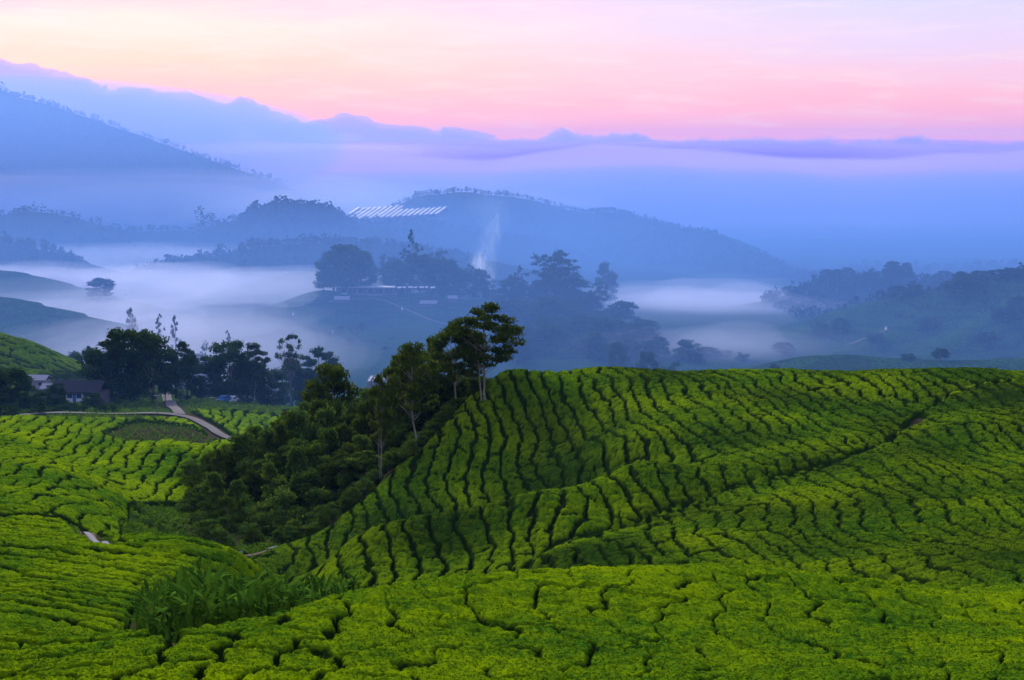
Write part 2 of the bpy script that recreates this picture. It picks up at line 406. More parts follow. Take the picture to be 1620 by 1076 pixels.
def build_ground():
    fine = np.linspace(-24, 24, 331)
    coarse_l = np.arange(-180, -24, 4.0); coarse_r = np.arange(28, 180, 4.0)
    ang = np.radians(np.concatenate([coarse_l, fine, coarse_r]))
    rad = [0.0]; r = 3.0
    while r < 14000:
        rad.append(r)
        r += max(1.2, r * (0.0085 if r < 3200 else 0.03))
    rad = np.array(rad)
    A, Rr = np.meshgrid(ang, rad)
    x, y = Rr * np.sin(A), Rr * np.cos(A)
    z = ground_z(x, y)
    nr, na = x.shape
    V = np.stack([x, y, z], -1).reshape(-1, 3)
    i = np.arange(nr - 1)[:, None] * na + np.arange(na)[None]
    j = np.arange(nr - 1)[:, None] * na + (np.arange(na)[None] + 1) % na
    Q = np.stack([i, j, j + na, i + na], -1).reshape(-1, 4)
    # counter-clockwise seen from above
    me = mesh_np('ground', V, Q[:, ::-1], M_GROUND)
    xx, yy = V[:, 0], V[:, 1]
    attr(me, 'farz', sst(300, 380, yy))
    # which far hills carry tea: the ones named tea_* and the front of the central hill
    best = np.full(len(xx), -1e9); tea = np.zeros(len(xx))
    for nme, pts, sf, sb, rnd in HILLS:
        q = tent(xx, yy, pts, sf, sb, rnd)
        s = q > best
        best[s] = q[s]; tea[s] = 1.0 if (nme.startswith('tea') or nme == 'central_hill') else 0.0
    tea = np.where(best < base_far(xx, yy) - 1, 0.6, tea)
    attr(me, 'teaf', tea)
    g = 0.5 + pnoise(xx / 9, yy / 9, 8)
    attr(me, 'grass', np.clip(g * 0.6 + GRASS_MASK(xx, yy, V[:, 2]), 0, 1))
    o = link('ground', me); tagged(o, kind='structure'); return o

# ================================================================ air: haze, valley mist, fog banks, smoke
def vol_mat(name, col, dens, aniso=0.2):
    m = D.materials.new(name); m.use_nodes = True
    t = NT(m.node_tree); t.n.clear()
    v = t.node('ShaderNodeVolumePrincipled')
    v.inputs['Color'].default_value = (*col, 1)
    v.inputs['Density'].default_value = dens
    v.inputs['Anisotropy'].default_value = aniso
    o = t.node('ShaderNodeOutputMaterial'); t.link(v.outputs[0], o.inputs['Volume'])
    return m
def outward(me):
    import bmesh
    b = bmesh.new(); b.from_mesh(me)
    bmesh.ops.recalc_face_normals(b, faces=b.faces[:]); b.to_mesh(me); b.free()
    return me
def box_mesh(name, x0, x1, y0, y1, z0, z1, mat):
    V = [(x, y, z) for z in (z0, z1) for y in (y0, y1) for x in (x0, x1)]
    Q = [(0, 2, 3, 1), (4, 5, 7, 6), (0, 1, 5, 4), (2, 6, 7, 3), (0, 4, 6, 2), (1, 3, 7, 5)]
    return outward(mesh_np(name, V, Q, mat, False))
HAZE_C = (0.17, 0.42, 1.0)
def build_air():
    zmin = -312
    hz = link('haze', box_mesh('haze', -15000, 15000, -15000, 15000, zmin, 158, vol_mat('haze_air', HAZE_C, 0.00004)))
    tagged(hz, 'thin blue dawn haze filling the air over the valley', 'haze', kind='stuff')
    # the denser air that lies in the valley: a sheet of mist whose top slopes up away from the tea ridge
    def sheet(ys, top, dens, label, col=HAZE_C, wave=0.0, seed=0):
        """a closed body of mist: flat floor, gently rolling top"""
        rows = [ys[0]]
        while rows[-1] < ys[-1]: rows.append(min(ys[-1], rows[-1] * 1.045))
        rows = np.array(rows); u = np.linspace(-1, 1, 70)
        Yg, Ug = np.meshgrid(rows, u, indexing='ij')
        Xg = Ug * (1.3 * Yg + 300)
        s_ = 0.16 * np.maximum(Yg, 500)
        wv = wave * (pnoise(Xg / s_, Yg / (s_ * 1.6), seed) + .5 * pnoise(Xg / s_ * 2.7, Yg / s_ * 2, seed + 1) + .3 * pnoise(Xg / s_ * 6, Yg / s_ * 4, seed + 2)) * np.minimum(Yg / 1500, 2.2)
        Zt = np.interp(Yg, ys, top) + wv
        nr, nc = Xg.shape
        V = np.concatenate([np.stack([Xg, Yg, Zt], -1).reshape(-1, 3), np.stack([Xg, Yg, 0 * Zt - 311], -1).reshape(-1, 3)])
        i = (np.arange(nr - 1)[:, None] * nc + np.arange(nc - 1)[None]).ravel(); N = nr * nc
        topq = np.stack([i, i + 1, i + nc + 1, i + nc], 1); bot = topq[:, ::-1] + N
        rim = np.concatenate([np.arange(nc), nc * np.arange(1, nr) + nc - 1, nr * nc - 1 - np.arange(1, nc), nc * np.arange(nr - 2, -1, -1)])
        r2 = rim[1:]; r1 = rim[:-1]
        side = np.stack([r2, r1, r1 + N, r2 + N], 1)
        o = link('valley_mist', outward(mesh_np('valley_mist', V, np.concatenate([topq, bot, side]), vol_mat('mist_air', col, dens), False)))
        tagged(o, label, 'mist', kind='stuff')
    LAV = (0.54, 0.52, 1.0)
    sheet([160, 260, 420, 700, 1200, 1900, 2600], [-56, -38, -33, -38, -41, -42, -44], 0.00085, 'blue mist lying low in the valley behind the tea ridge', HAZE_C, 8, 61)
    sheet([330, 600, 1200, 2200, 4000, 9200], [-50, -34, -34, -34, -34, -34], 0.00016, 'upper mist over the far woods and ridges', (0.36, 0.48, 1.0), 9, 71)
    sheet([2350, 3000, 4500, 7000, 9400], [-80, -26, -18, -14, -10], 0.00150, 'lavender sea of cloud behind the far mountain', LAV, 16, 81)
    sheet([2800, 3400, 5000, 7000, 9450], [-60, -20, -14, -8, -4], 0.00060, 'upper roll of the lavender cloud sea', LAV, 14, 91)
    sheet([3300, 4200, 5200, 7000, 9500], [-60, -16, -8, -2, 4], 0.00030, 'ragged top of the lavender cloud sea', (0.70, 0.58, 1.0), 14, 101)
    # fog banks: low lenses of white-lavender fog
    def lens(px, py, Y, wpx, rz, ry, dens, label, tilt=0.0, col=(0.76, 0.80, 1.0), lumps=0.25):
        c = at(px, py, Y); rx = wpx / F * Y / 2
        nu, nv = 48, 16
        u = np.linspace(0, 2 * math.pi, nu, endpoint=False); v = np.linspace(-math.pi / 2, math.pi / 2, nv)
        U, W_ = np.meshgrid(u, v)
        k = 1 + lumps * pnoise(np.cos(U) * 1.7 + px, np.sin(U) * 1.7 + Y, 2)
        x = rx * np.cos(U) * np.cos(W_) * k; y = ry * np.sin(U) * np.cos(W_) * k; z = rz * np.sin(W_)
        z = z + x * tilt
        V = np.stack([x, y, z], -1).reshape(-1, 3)
        i = np.arange(nv - 1)[:, None] * nu + np.arange(nu)[None]; j = np.arange(nv - 1)[:, None] * nu + (np.arange(nu)[None] + 1) % nu
        Q = np.stack([i, j, j + nu, i + nu], -1).reshape(-1, 4)
        o = link('fog_bank', outward(mesh_np('fog_bank', V, Q, vol_mat('fog_air', col, dens, 0.3))), loc=c)
        tagged(o, label, 'fog bank', kind='stuff')
    rr = random.Random(8)
    for a in FOG:
        px, py, Y, wpx, rz, ry, dens, label = a[:8]; kw = a[8] if len(a) > 8 else {}
        if kw: lens(*a[:8], **kw); continue
        n = 8
        for k in range(n):
            f = rr.uniform(.35, 1.15)
            Yk = Y + rr.uniform(-.5, .5) * ry
            lens(px + rr.uniform(-.28, .28) * wpx, py + (Y - Yk) * .02 + rr.uniform(-3, 3), Yk, wpx * f * 1.1, rz * rr.uniform(.7, 2.6), ry * rr.uniform(.5, 1.1), dens * rr.uniform(.22, .42),
                 label, lumps=.45)
VIO, PALE = (0.38, 0.38, 1.0), (0.74, 0.68, 1.0)
FOG = [
    (700, 236, 3900, 620, 26, 240, .0034, 'violet roll of the cloud bank above the far mountain', dict(col=VIO, lumps=.6)),
    (1010, 240, 4100, 760, 34, 260, .0030, 'violet roll of the cloud bank right of the far mountain', dict(col=VIO, lumps=.4)),
    (1400, 238, 4000, 820, 32, 240, .0032, 'violet roll of the cloud bank at the right', dict(col=VIO, lumps=.6)),
    (1150, 262, 3700, 700, 20, 220, .0022, 'lavender layer of the cloud bank right of centre', dict(col=(0.6, 0.55, 1.0), lumps=.3)),
    (470, 240, 3800, 620, 22, 220, .0028, 'pale lavender layer under the left cloud bank', dict(col=(0.66, 0.60, 1.0), lumps=.3)),
    (560, 290, 3300, 760, 18, 220, .0022, 'pale glow of cloud low over the far greenhouses', dict(col=PALE, lumps=.3)),
    (960, 300, 3300, 520, 14, 200, .0018, 'pale cloud streak above the shoulder of the far mountain', dict(col=PALE, lumps=.3)),
    (1440, 306, 3500, 620, 30, 240, .0030, 'dim violet cloud low at the right', dict(col=VIO, lumps=.4)),
    (1280, 352, 3000, 460, 9, 140, .0040, 'bright streak of fog behind the right ridges', dict(col=PALE, lumps=.3)),

    (-40, 235, 1950, 1200, 100, 260, .0032, 'blue mist veiling the left mountain', dict(col=(0.26, 0.48, 1.0), lumps=.1)),

    # px, py, Y, width px, half height m, half depth m, density, label
    (250, 452, 860, 620, 5, 110, .0100, 'bright lavender fog bank under the wooded hill left of the centre'),
    (60, 440, 900, 420, 5, 40, .007, 'fog wisp between the two left knolls'),
    (180, 500, 690, 400, 7, 60, .0060, 'lavender fog in the left valley behind the round trees'),
    (270, 558, 480, 400, 6, 60, .0040, 'thin fog over the valley floor behind the dark tree row'),
    (1110, 498, 900, 420, 8, 130, .0085, 'bright lavender fog bank right of the central wooded hill'),
    (1080, 468, 1300, 480, 8, 120, .0060, 'long pale fog streak under the far mountain'),
    (1130, 548, 600, 300, 5, 50, .0035, 'thin fog right of the misty trees on the central hill foot'),
    (150, 318, 1980, 800, 20, 140, .0045, 'pale fog band across the foot of the left mountain'),
    (420, 330, 2300, 700, 14, 150, .0035, 'pale fog above the far greenhouses'),
    (200, 415, 1300, 500, 9, 120, .0035, 'fog streak in the valley behind the left wooded knoll'),
    (1330, 362, 3400, 900, 18, 300, .0030, 'pale fog band behind the far right ridge'),
    (1400, 405, 2300, 620, 12, 200, .0030, 'faint fog between the far right ridges'),
]

# ================================================================ regions, drawn as plan areas (photo pixels dropped onto the terrain)
def inside(poly, px, py):
    P = np.array(poly, float); c = np.zeros(px.shape, bool)
    j = len(P) - 1
    for i in range(len(P)):
        xi, yi = P[i]; xj, yj = P[j]
        if yi != yj:
            c ^= ((yi > py) != (yj > py)) & (px < (xj - xi) * (py - yi) / (yj - yi) + xi)
        j = i
    return c
def polydist(pts, x, y):
    best = np.full(x.shape, 1e9)
    for a, b in zip(pts[:-1], pts[1:]):
        dx, dy = b[0] - a[0], b[1] - a[1]
        t = np.clip(((x - a[0]) * dx + (y - a[1]) * dy) / (dx * dx + dy * dy + 1e-9), 0, 1)
        best = np.minimum(best, np.hypot(x - a[0] - t * dx, y - a[1] - t * dy))
    return best
def drop(pts):
    """image points with their distance -> plan points"""
    return [at(px, py, Y)[:2] for px, py, Y in pts]
def drop_hit(pts, y0, y1):
    return [hit(px, py, y0, y1)[:2] for px, py in pts]

# bare strips that cross the tea: (plan line, half width)
GROOVE = drop_hit([(1470, 660), (1432, 682), (1400, 708), (1330, 736), (1252, 760), (1208, 765), (1181, 773), (1118, 799), (1048, 822), (959, 848), (868, 876), (826, 923)], 100, 200)
GROOVE_TOP = drop_hit([(1432, 682), (1462, 655), (1500, 630), (1560, 612), (1640, 604)], 150, 200)
RIM = drop([(470, 868, 158), (520, 830, 160.5), (560, 792, 165.5), (620, 740, 174.5), (672, 705, 177.5), (700, 675, 181.5), (740, 634, 187), (765, 612, 190.5), (790, 600, 193)])
ROAD = drop_hit([(-140, 668), (0, 660), (60, 655), (130, 655), (200, 656), (262, 656), (300, 660), (330, 676), (350, 692), (385, 702)], 225, 300)
ROAD_UP = drop_hit([(285, 658), (272, 645), (270, 638)], 235, 300) + [at(262, 628, 310)[:2]]
LEFT_PATH = drop_hit([(-100, 826), (0, 826), (60, 822), (100, 826), (130, 843), (160, 862), (190, 870)], 95, 150)
CONC_PATH = drop_hit([(108, 838), (125, 843), (140, 850), (155, 859), (168, 868)], 95, 150)
GULLY_PATH = drop_hit([(365, 885), (400, 878), (430, 869), (475, 852)], 125, 175)
HILL_LINE = drop_hit([(-80, 560), (0, 570), (40, 585), (80, 592), (130, 596)], 270, 318)

def region_masks(x, y, z):
    """tea mask and row style for plan points. style 0 none, 1 foreground, 2 slope/ridge, 3 left slope (flat rows), 4 valley"""
    px, py = to_px(x, y, z)
    wob = 6 * pnoise(x / 5, y / 5, 30)
    st = np.zeros(x.shape, int)
    Xr = np.interp(y, [150, 158, 160.5, 165.5, 174.5, 177.5, 181.5, 187, 193, 200, 215], [-34, RIM[0][0], RIM[1][0], RIM[2][0], RIM[3][0], RIM[4][0], RIM[5][0], RIM[6][0], RIM[8][0], 0, 2])   # left edge of the ridge tea
    # ridge, spur and basin
    a = (y > 84) & (y < 232) & (x > Xr - 1.8 + 0.1 * wob)
    a &= ~((y < 158) & (x < np.interp(y, [84, 104, 118, 128, 140, 150, 158], [-2, -10, -21, -26, -27, -29, -33])))
    st[a] = 2
    # foreground mound
    crest = np.interp(px, [-100, 100, 250, 380, 460, 540, 620, 700, 850, 1000, 1200, 1400, 1700], [47, 51.5, 51, 55.5, 58.5, 62, 66, 71, 76, 79, 82, 84, 84])
    f = (y > 30) & (y < crest) & (px > 180)
    st[f] = 1
    f2 = (y >= crest) & (y < 86) & (px > 860); st[f2] = 1
    # left foreground slope with flat rows
    l = (px <= 180) & (y > 30) & (y < 106)
    lim = np.interp(y, [50, 56, 62, 70, 77, 84, 90, 97, 101, 104], [250, 235, 205, 195, 215, 285, 350, 425, 380, 300]) + 0.8 * wob
    l |= (y > 50) & (y < 104) & (px > 150) & (px < lim) & ~f
    st[l] = 3
    # left terraces up to the hump
    v = (px < 205) & (y >= 106) & (y < 184) & (px < np.interp(y, [106, 125, 140, 160, 184], [205, 200, 190, 215, 225]) + wob)
    st[v] = 3
    st[(px < 175) & (y > 121) & (y < 181)] = 4
    # valley blocks this side of the road
    vb = (y > 186) & (px < 400) & (py > 664) & (px > -140)
    vb &= ~inside([(160, 690), (215, 668), (300, 676), (345, 700), (330, 706), (260, 700), (200, 700)], px, py)
    vb &= ~((px > 300) & (py > 700 + 0.0 * px) & (x > np.interp(y, [150, 175, 200, 230], [-40, -38, -33, -30])))
    st[vb & (y < 262)] = 4
    # small lobe right under the valley block
    lb = (y > 170) & (y <= 200) & (px > 195) & (px < 330) & (py < 800)
    st[lb] = 4
    # between road and trees, right of the junction
    r1 = inside([(300, 652), (330, 650), (430, 655), (500, 640), (560, 640), (560, 705), (395, 700), (350, 690), (335, 672)], px, py) & (y > 215) & (y < 330)
    st[r1] = 4
    # hill behind the house
    h = (y > 268) & (y < 326) & (px < 150) & (py < 650)
    h &= ~inside([(60, 600), (200, 600), (200, 660), (60, 660), (40, 630)], px, py)
    st[h] = 3
    st[(y > 326) & (y < 345) & (px < 130)] = 3
    # bare strips
    def cut(line, w):
        d = polydist(line, x, y); st[d < w + 0.04 * wob] = 0
    cut(GROOVE, 0.24); cut(GROOVE_TOP, 0.18); cut(ROAD, 2.0); cut(ROAD_UP, 2.2); cut(LEFT_PATH, 0.55); cut(GULLY_PATH, 1.2); cut(CONC_PATH, 1.0); cut(HILL_LINE, 0.35)
    hollow = hit(1428, 678, 140, 190)
    st[np.hypot(x - hollow[0], (y - hollow[1]) * 0.5) < 0.35 + .04 * wob] = 0
    return st
def GRASS_MASK(x, y, z):
    px, py = to_px(x, y, z)
    g = np.full(x.shape, 0.05)
    g = np.where(inside([(150, 840), (200, 790), (260, 770), (300, 780), (300, 860), (480, 860), (480, 900), (360, 890), (330, 880), (200, 872)], px, py) & (y > 100) & (y < 200), 0.75, g)
    g = np.where(inside([(-140, 600), (560, 600), (560, 656), (-140, 656)], px, py) & (y > 240), 0.6, g)
    return g

def worley(x, y, s=0):
    xi = np.floor(x).astype(int); yi = np.floor(y).astype(int)
    f1 = np.full(x.shape, 9.0); f2 = np.full(x.shape, 9.0)
    for i in (-1, 0, 1):
        for j in (-1, 0, 1):
            cx = xi + i + 0.15 + 0.7 * hsh(xi + i, yi + j, s + 3); cy = yi + j + 0.15 + 0.7 * hsh(xi + i, yi + j, s + 4)
            d = np.hypot(x - cx, y - cy)
            f2 = np.minimum(f2, np.maximum(f1, d)); f1 = np.minimum(f1, d)
    return f1, f2
def tea_shape(x, y, st):
    """height of the clipped bush surface above ground, cell ids"""
    w1, w2 = pnoise(x / 11, y / 11, 11), pnoise(x / 2.6, y / 2.6, 12)
    w3 = pnoise(x / 0.9, y / 0.9, 13)
    w4, w5 = pnoise(x / 9, y / 9, 14), pnoise(x / 2.2, y / 2.2, 15)
    S = np.choose(st, [2.4, 2.5, 2.15, 1.5, 2.2]); L = np.choose(st, [5, 4.4, 4.6, 5.5, 4.0]); S = np.where((st == 3) & (y > 255), 3.4, S)
    # across-row and along-row coordinates
    tilt = np.where(y > 140, 0.10, 0.0) + np.where((st == 2) & (x > 10), 0.05, 0.0)
    a = x + tilt * (y - 140); b = y.copy()
    flat = st == 3
    a = np.where(flat, y + 0.10 * x, a); b = np.where(flat, x, b)
    a = a + 1.7 * w1 + 0.50 * w2 + 0.20 * w3 + 0.10 * pnoise(x / .4, y / .4, 21)
    b = b + 1.5 * w4 + 0.9 * w5 + 0.22 * w3
    a = np.where(st == 1, a + 0.8 * w1 + 0.35 * w2, a)
    u = a / S; iu = np.floor(u).astype(int); fu = u - iu
    v = b / L + hsh(iu, st, 1) * 7
    iv = np.floor(v); j0 = (hsh(iu, iv.astype(int), 2) - .5) * .5; j1 = (hsh(iu, iv.astype(int) + 1, 2) - .5) * .5
    lo = iv + j0; hi = iv + 1 + j1
    below = v < lo; above = v >= hi
    civ = (iv + above - below).astype(int)
    lo2 = civ + (hsh(iu, civ, 2) - .5) * .5; hi2 = civ + 1 + (hsh(iu, civ + 1, 2) - .5) * .5
    dl, dh = (v - lo2) * L, (hi2 - v) * L
    du_l, du_r = fu * S, (1 - fu) * S
    # crack half width and depth: open paths between rows, tighter breaks along a row
    open_u = 0.5 + 0.5 * np.clip(1.6 * pnoise(x / 7, y / 7, 16) + 0.35, -1, 1)
    base_g = np.choose(st, [.2, .11, .085, .05, .10])
    cen = sst(520, 700, to_px(x, y, np.interp(y, [40, 60, 90], [-16, -20, -29]))[0]) * (st == 1)
    base_g = base_g * (1 - 0.55 * cen) * np.where(y > 255, 2.6, 1.0)
    gu = base_g * (0.35 + 0.9 * open_u) + 0.05 * w3
    wl = 0.10 + 0.16 * (hsh(iu, civ, 5) > .55); wh = 0.10 + 0.16 * (hsh(iu, civ + 1, 5) > .55)
    rimw = np.choose(st, [.4, .20, .26, .24, .3])
    def edge(d, g): return np.sqrt(np.clip(1 - (1 - np.clip((d - g) / rimw, 0, 1)) ** 2, 0, 1))
    eu = np.minimum(edge(du_l, gu), edge(du_r, gu))
    ev = np.minimum(edge(dl, wl * base_g / .2), edge(dh, wh * base_g / .2))
    depth_v = np.choose(st, [.5, .6, .38, .4, .4]) * (0.25 + 1.4 * hsh(iu, civ, 6)) * sst(-.5, .3, pnoise(x / 2, y / 2, 31))
    prof = eu * (1 - depth_v * (1 - ev))
    shallow = 0.35 + 0.65 * sst(0.15, .6, open_u)
    shallow = np.where(st == 2, np.where((x < 14) | (y > 150), 0.85, 0.40) + 0.15 * open_u, shallow)
    shallow = np.where(st == 1, shallow * (1 - 0.5 * cen), shallow)
    prof = 1 - (1 - prof) * shallow
    H = 0.64 + 0.18 * (hsh(iu, civ, 7) - .5) + 0.10 * pnoise(x / 3.5, y / 3.5, 17)
    f1, f2 = worley((x + .3 * w3) / 1.15, (y + .3 * w5) / 1.15, 3)
    g1, g2 = worley((x + .1 * w3) / 0.42, y / 0.42, 9)
    crease = -0.22 * (1 - sst(0.0, 0.30, f2 - f1)) + 0.10 * (0.6 - f1) - 0.05 * (1 - sst(0, .3, g2 - g1)) + 0.05 * (.5 - g1)
    crease = crease * np.choose(st, [.5, .26, .45, .30, .45])
    lump = crease + 0.08 * pnoise(x / 1.1, y / 1.1, 18) + 0.055 * pnoise(x / .42, y / .42, 19) + 0.045 * pnoise(x / .21, y / .21, 20)
    T = H * prof + lump * sst(0.05, .6, prof)
    far = sst(180, 260, y)
    T = T * (1 + 0.35 * far)
    cid = (st.astype(np.int64) * 4000 + (iu + 1000)) * 4000 + (civ + 1000)
    return T, np.clip(prof + 1.6 * crease, 0, 1), cid

# ---------------------------------------------------------------- tea material: bright plucked tops, dark old leaves on the flanks
def tea_material():
    m, t, b = material('tea_leaves', 0.8, 0.0)
    pos = t.node('ShaderNodeNewGeometry').outputs['Position']
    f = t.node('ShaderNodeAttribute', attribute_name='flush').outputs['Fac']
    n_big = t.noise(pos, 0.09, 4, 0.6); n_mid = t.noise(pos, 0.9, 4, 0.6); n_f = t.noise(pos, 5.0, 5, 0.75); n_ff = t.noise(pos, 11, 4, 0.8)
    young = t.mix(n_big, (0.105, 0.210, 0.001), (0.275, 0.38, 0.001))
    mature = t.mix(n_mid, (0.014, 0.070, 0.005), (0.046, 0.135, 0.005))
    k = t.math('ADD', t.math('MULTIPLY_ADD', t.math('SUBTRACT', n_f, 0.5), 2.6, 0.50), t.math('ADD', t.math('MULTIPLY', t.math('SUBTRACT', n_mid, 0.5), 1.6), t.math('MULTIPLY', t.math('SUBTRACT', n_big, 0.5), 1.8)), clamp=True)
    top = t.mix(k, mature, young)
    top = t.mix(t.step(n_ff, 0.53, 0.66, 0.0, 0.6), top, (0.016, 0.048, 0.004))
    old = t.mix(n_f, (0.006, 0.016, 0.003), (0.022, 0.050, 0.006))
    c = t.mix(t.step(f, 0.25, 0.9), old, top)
    t.link(c, b.inputs['Base Color'])
    h = t.math('ADD', t.math('MULTIPLY', n_f, 0.6), t.math('MULTIPLY', n_ff, 0.5))
    bump(t, b, h, 1.0, 0.16)
    return m
M_TEA = tea_material()

CARD = np.random.default_rng(77)
def sprigs(V, Q, fl, size, dens):
    """small leaf cards standing proud of the clipped surface"""
    a, b, c = V[Q[:, 0]], V[Q[:, 1]], V[Q[:, 3]]
    ar = np.linalg.norm(np.cross(b - a, c - a), axis=1)
    flat = np.abs(np.cross(b - a, c - a)[:, 2]) / (ar + 1e-9)
    lam = np.minimum(ar, .06) * dens * np.clip(flat, .15, 1)
    n = CARD.poisson(lam); idx = np.repeat(np.arange(len(Q)), n)
    if len(idx) == 0: return V, Q, fl
    u, v = CARD.random(len(idx))[:, None], CARD.random(len(idx))[:, None]
    C = a[idx] + (b - a)[idx] * u + (c - a)[idx] * v; C[:, 2] += CARD.uniform(-.01, .05, len(idx))
    LV, LQ = leaf_quads(CARD, C, (size[idx] if hasattr(size, '__len__') else size), .9, .5)
    f = np.clip(fl[Q[idx, 0]] * CARD.uniform(.55, 1.15, len(idx)) + CARD.uniform(-.02, .12, len(idx)), 0, 1)
    return np.concatenate([V, LV]), np.concatenate([Q, LQ + len(V)]), np.concatenate([fl, np.repeat(f, 4)])
def build_tea():
    cols = np.concatenate([np.arange(-420, -24, 5.0), np.arange(-24, 1644, 2.2), np.arange(1644, 2100, 5.0)])
    rows = [34.0]
    while rows[-1] < 345: rows.append(rows[-1] * 1.0024)
    rows = np.array(rows)
    A, Yg = np.meshgrid((cols - 810) / F, rows)
    # columns as constant angle
    k = CP
    Xg = A * Yg * 1.03
    nr, nc = Xg.shape
    x, y = Xg.ravel(), Yg.ravel()
    # ground on a coarser lattice, interpolated
    sr, sc = 4, 6
    ri = np.arange(0, nr, sr); ri = np.append(ri, nr - 1) if ri[-1] != nr - 1 else ri
    ci = np.arange(0, nc, sc); ci = np.append(ci, nc - 1) if ci[-1] != nc - 1 else ci
    zc = ground_z(Xg[np.ix_(ri, ci)], Yg[np.ix_(ri, ci)])
    tmp = np.empty((len(ri), nc))
    for q in range(len(ri)): tmp[q] = np.interp(np.arange(nc), ci, zc[q])
    G = np.empty((nr, nc)); f = np.interp(np.arange(nr), ri, np.arange(len(ri))); i0 = np.minimum(f.astype(int), len(ri) - 2); fr = (f - i0)[:, None]
    G = tmp[i0] * (1 - fr) + tmp[i0 + 1] * fr
    g = G.ravel()
    st = region_masks(x, y, g)
    T, prof, cid = tea_shape(x, y, st)
    # soft border of a field
    S2 = (st > 0).reshape(nr, nc)
    m_ = S2.astype(np.float32); pad = np.pad(m_, 3, mode='edge'); bl = np.zeros_like(m_)
    for i_ in range(7):
        for j_ in range(7): bl += pad[i_:i_ + nr, j_:j_ + nc]
    bl = (bl / 49).ravel(); ed_ = np.sqrt(sst(0.30, 0.98, bl))
    T = T * ed_ - 0.15 * (1 - ed_); prof = prof * (0.3 + 0.7 * ed_)
    grow = bl > 0.3
    Z = g + T
    # occlusion from the camera, with tolerance so a step aside shows no holes
    slope = (Z / y).reshape(nr, nc)
    hor = np.maximum.accumulate(slope, axis=0)
    hor = np.vstack([np.full((1, nc), -9.0), hor[:-1]])
    # widen sideways: the lowest horizon over neighbouring columns
    hw = hor.copy()
    for s in (-24, -16, -8, 8, 16, 24):
        sh = np.roll(hor, s, axis=1); hw = np.minimum(hw, sh)
    visq = (slope > hw - 0.011)
    qi = (np.arange(nr - 1)[:, None] * nc + np.arange(nc - 1)[None]).ravel()
    quad = np.stack([qi, qi + 1, qi + nc + 1, qi + nc], 1)
    okst = grow[quad].all(1)
    okT = (T[quad].max(1) > 0.04)
    okv = visq.ravel()[quad].any(1)
    keep = okst & okT & okv
    quad = quad[keep]
    cq = cid[quad]; 
    # majority cell: the cell of the highest corner
    top = T[quad].argmax(1); qc = cq[np.arange(len(quad)), top]
    order = np.argsort(qc, kind='stable'); quad = quad[order]; qc = qc[order]
    uniq, start, cnt = np.unique(qc, return_index=True, return_counts=True)
    print('TEA', len(uniq), 'quads', len(quad), flush=True)
    # size in the photo
    cx = np.add.reduceat(x[quad[:, 0]], start) / cnt; cy = np.add.reduceat(y[quad[:, 0]], start) / cnt
    cz = np.add.reduceat(Z[quad[:, 0]], start) / cnt
    px, py = to_px(cx, cy, cz)
    # the quad lattice is laid out by image columns: visible area ~ number of truly visible quads * projected step
    strictly = (slope > hor - 0.0005).ravel()[quad].any(1)
    X0, Y0 = to_px(x[quad[:, 0]], y[quad[:, 0]], Z[quad[:, 0]]); X2, Y2 = to_px(x[quad[:, 2]], y[quad[:, 2]], Z[quad[:, 2]])
    area = np.abs((X2 - X0) * (Y2 - Y0)) * strictly
    inframe = (X0 > 0) & (X0 < 1620) & (Y0 < 1076)
    size = np.add.reduceat(area * inframe, start)
    rank = np.argsort(-size)
    single = set(rank[:300].tolist())
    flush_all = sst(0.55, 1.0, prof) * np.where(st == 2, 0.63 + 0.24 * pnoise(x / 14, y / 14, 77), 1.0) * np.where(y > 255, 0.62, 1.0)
    size_med = np.median(size[rank[:300]])
    styles = (uniq // 16000000).astype(int)
    order_s = sorted(single, key=lambda q: (cy[q], cx[q]))
    for q in order_s:
        fq = quad[start[q]:start[q] + cnt[q]]
        vid, inv = np.unique(fq, return_inverse=True)
        base = np.array([cx[q], cy[q], g[vid].min()])
        V = np.stack([x[vid], y[vid], Z[vid]], 1) - base
        V, Qb, fl = sprigs(V, inv.reshape(-1, 4), flush_all[vid], .055 * max(1, cy[q] / 70), 50 * min(1.6, (62 / cy[q]) ** 1.7))
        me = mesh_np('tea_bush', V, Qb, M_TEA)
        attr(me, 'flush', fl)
        o = link('tea_bush', me, loc=base)
        sty = styles[q]
        X, Yp = px[q], py[q]
        big = size[q] > size_med
        wd = 'broad' if big else 'small'
        bright = 'flat' if sty != 2 else 'rounded'
        if Yp > 1015: row = 'along the bottom edge'
        elif Yp > 960: row = 'just above the bottom'
        elif Yp > 915: row = 'near the crest' if sty == 1 else 'low on the slope'
        elif Yp > 850: row = 'low on the middle slope'
        else: row = 'higher on the slope'
        if sty == 1:
            where = ('of the near mound, far left' if X < 330 else 'of the near mound among winding dark cracks' if X < 640 else
                     'of the near mound, left of middle' if X < 810 else 'of the near mound, right of middle' if X < 1080 else
                     'of the near mound, right third' if X < 1380 else 'of the near mound, far right')
            lab = '%s %s tea bush %s %s' % (wd, bright, row, where)
        elif sty in (3, 4):
            where = 'at the left edge' if X < 90 else 'left of the broad leaved plants' if Yp > 900 else 'above the broad leaved plants'
            lab = '%s low tea bush %s, %s' % (wd, row if Yp > 915 else 'on the left slope', where)
        else:
            where = ('left of the middle of the photo' if X < 810 else 'right of the middle of the photo' if X < 1080 else
                     'in the bowl, inner right' if X < 1380 else 'in the bowl at the far right')
            lab = '%s %s tea bush %s, %s' % (wd, bright, row, where)
        grp = 'tea bushes: ' + lab
        tagged(o, lab, 'tea bush', grp)
    restq = np.concatenate([quad[start[q]:start[q] + cnt[q]] for q in range(len(uniq)) if q not in single])
    vid, inv = np.unique(restq, return_inverse=True)
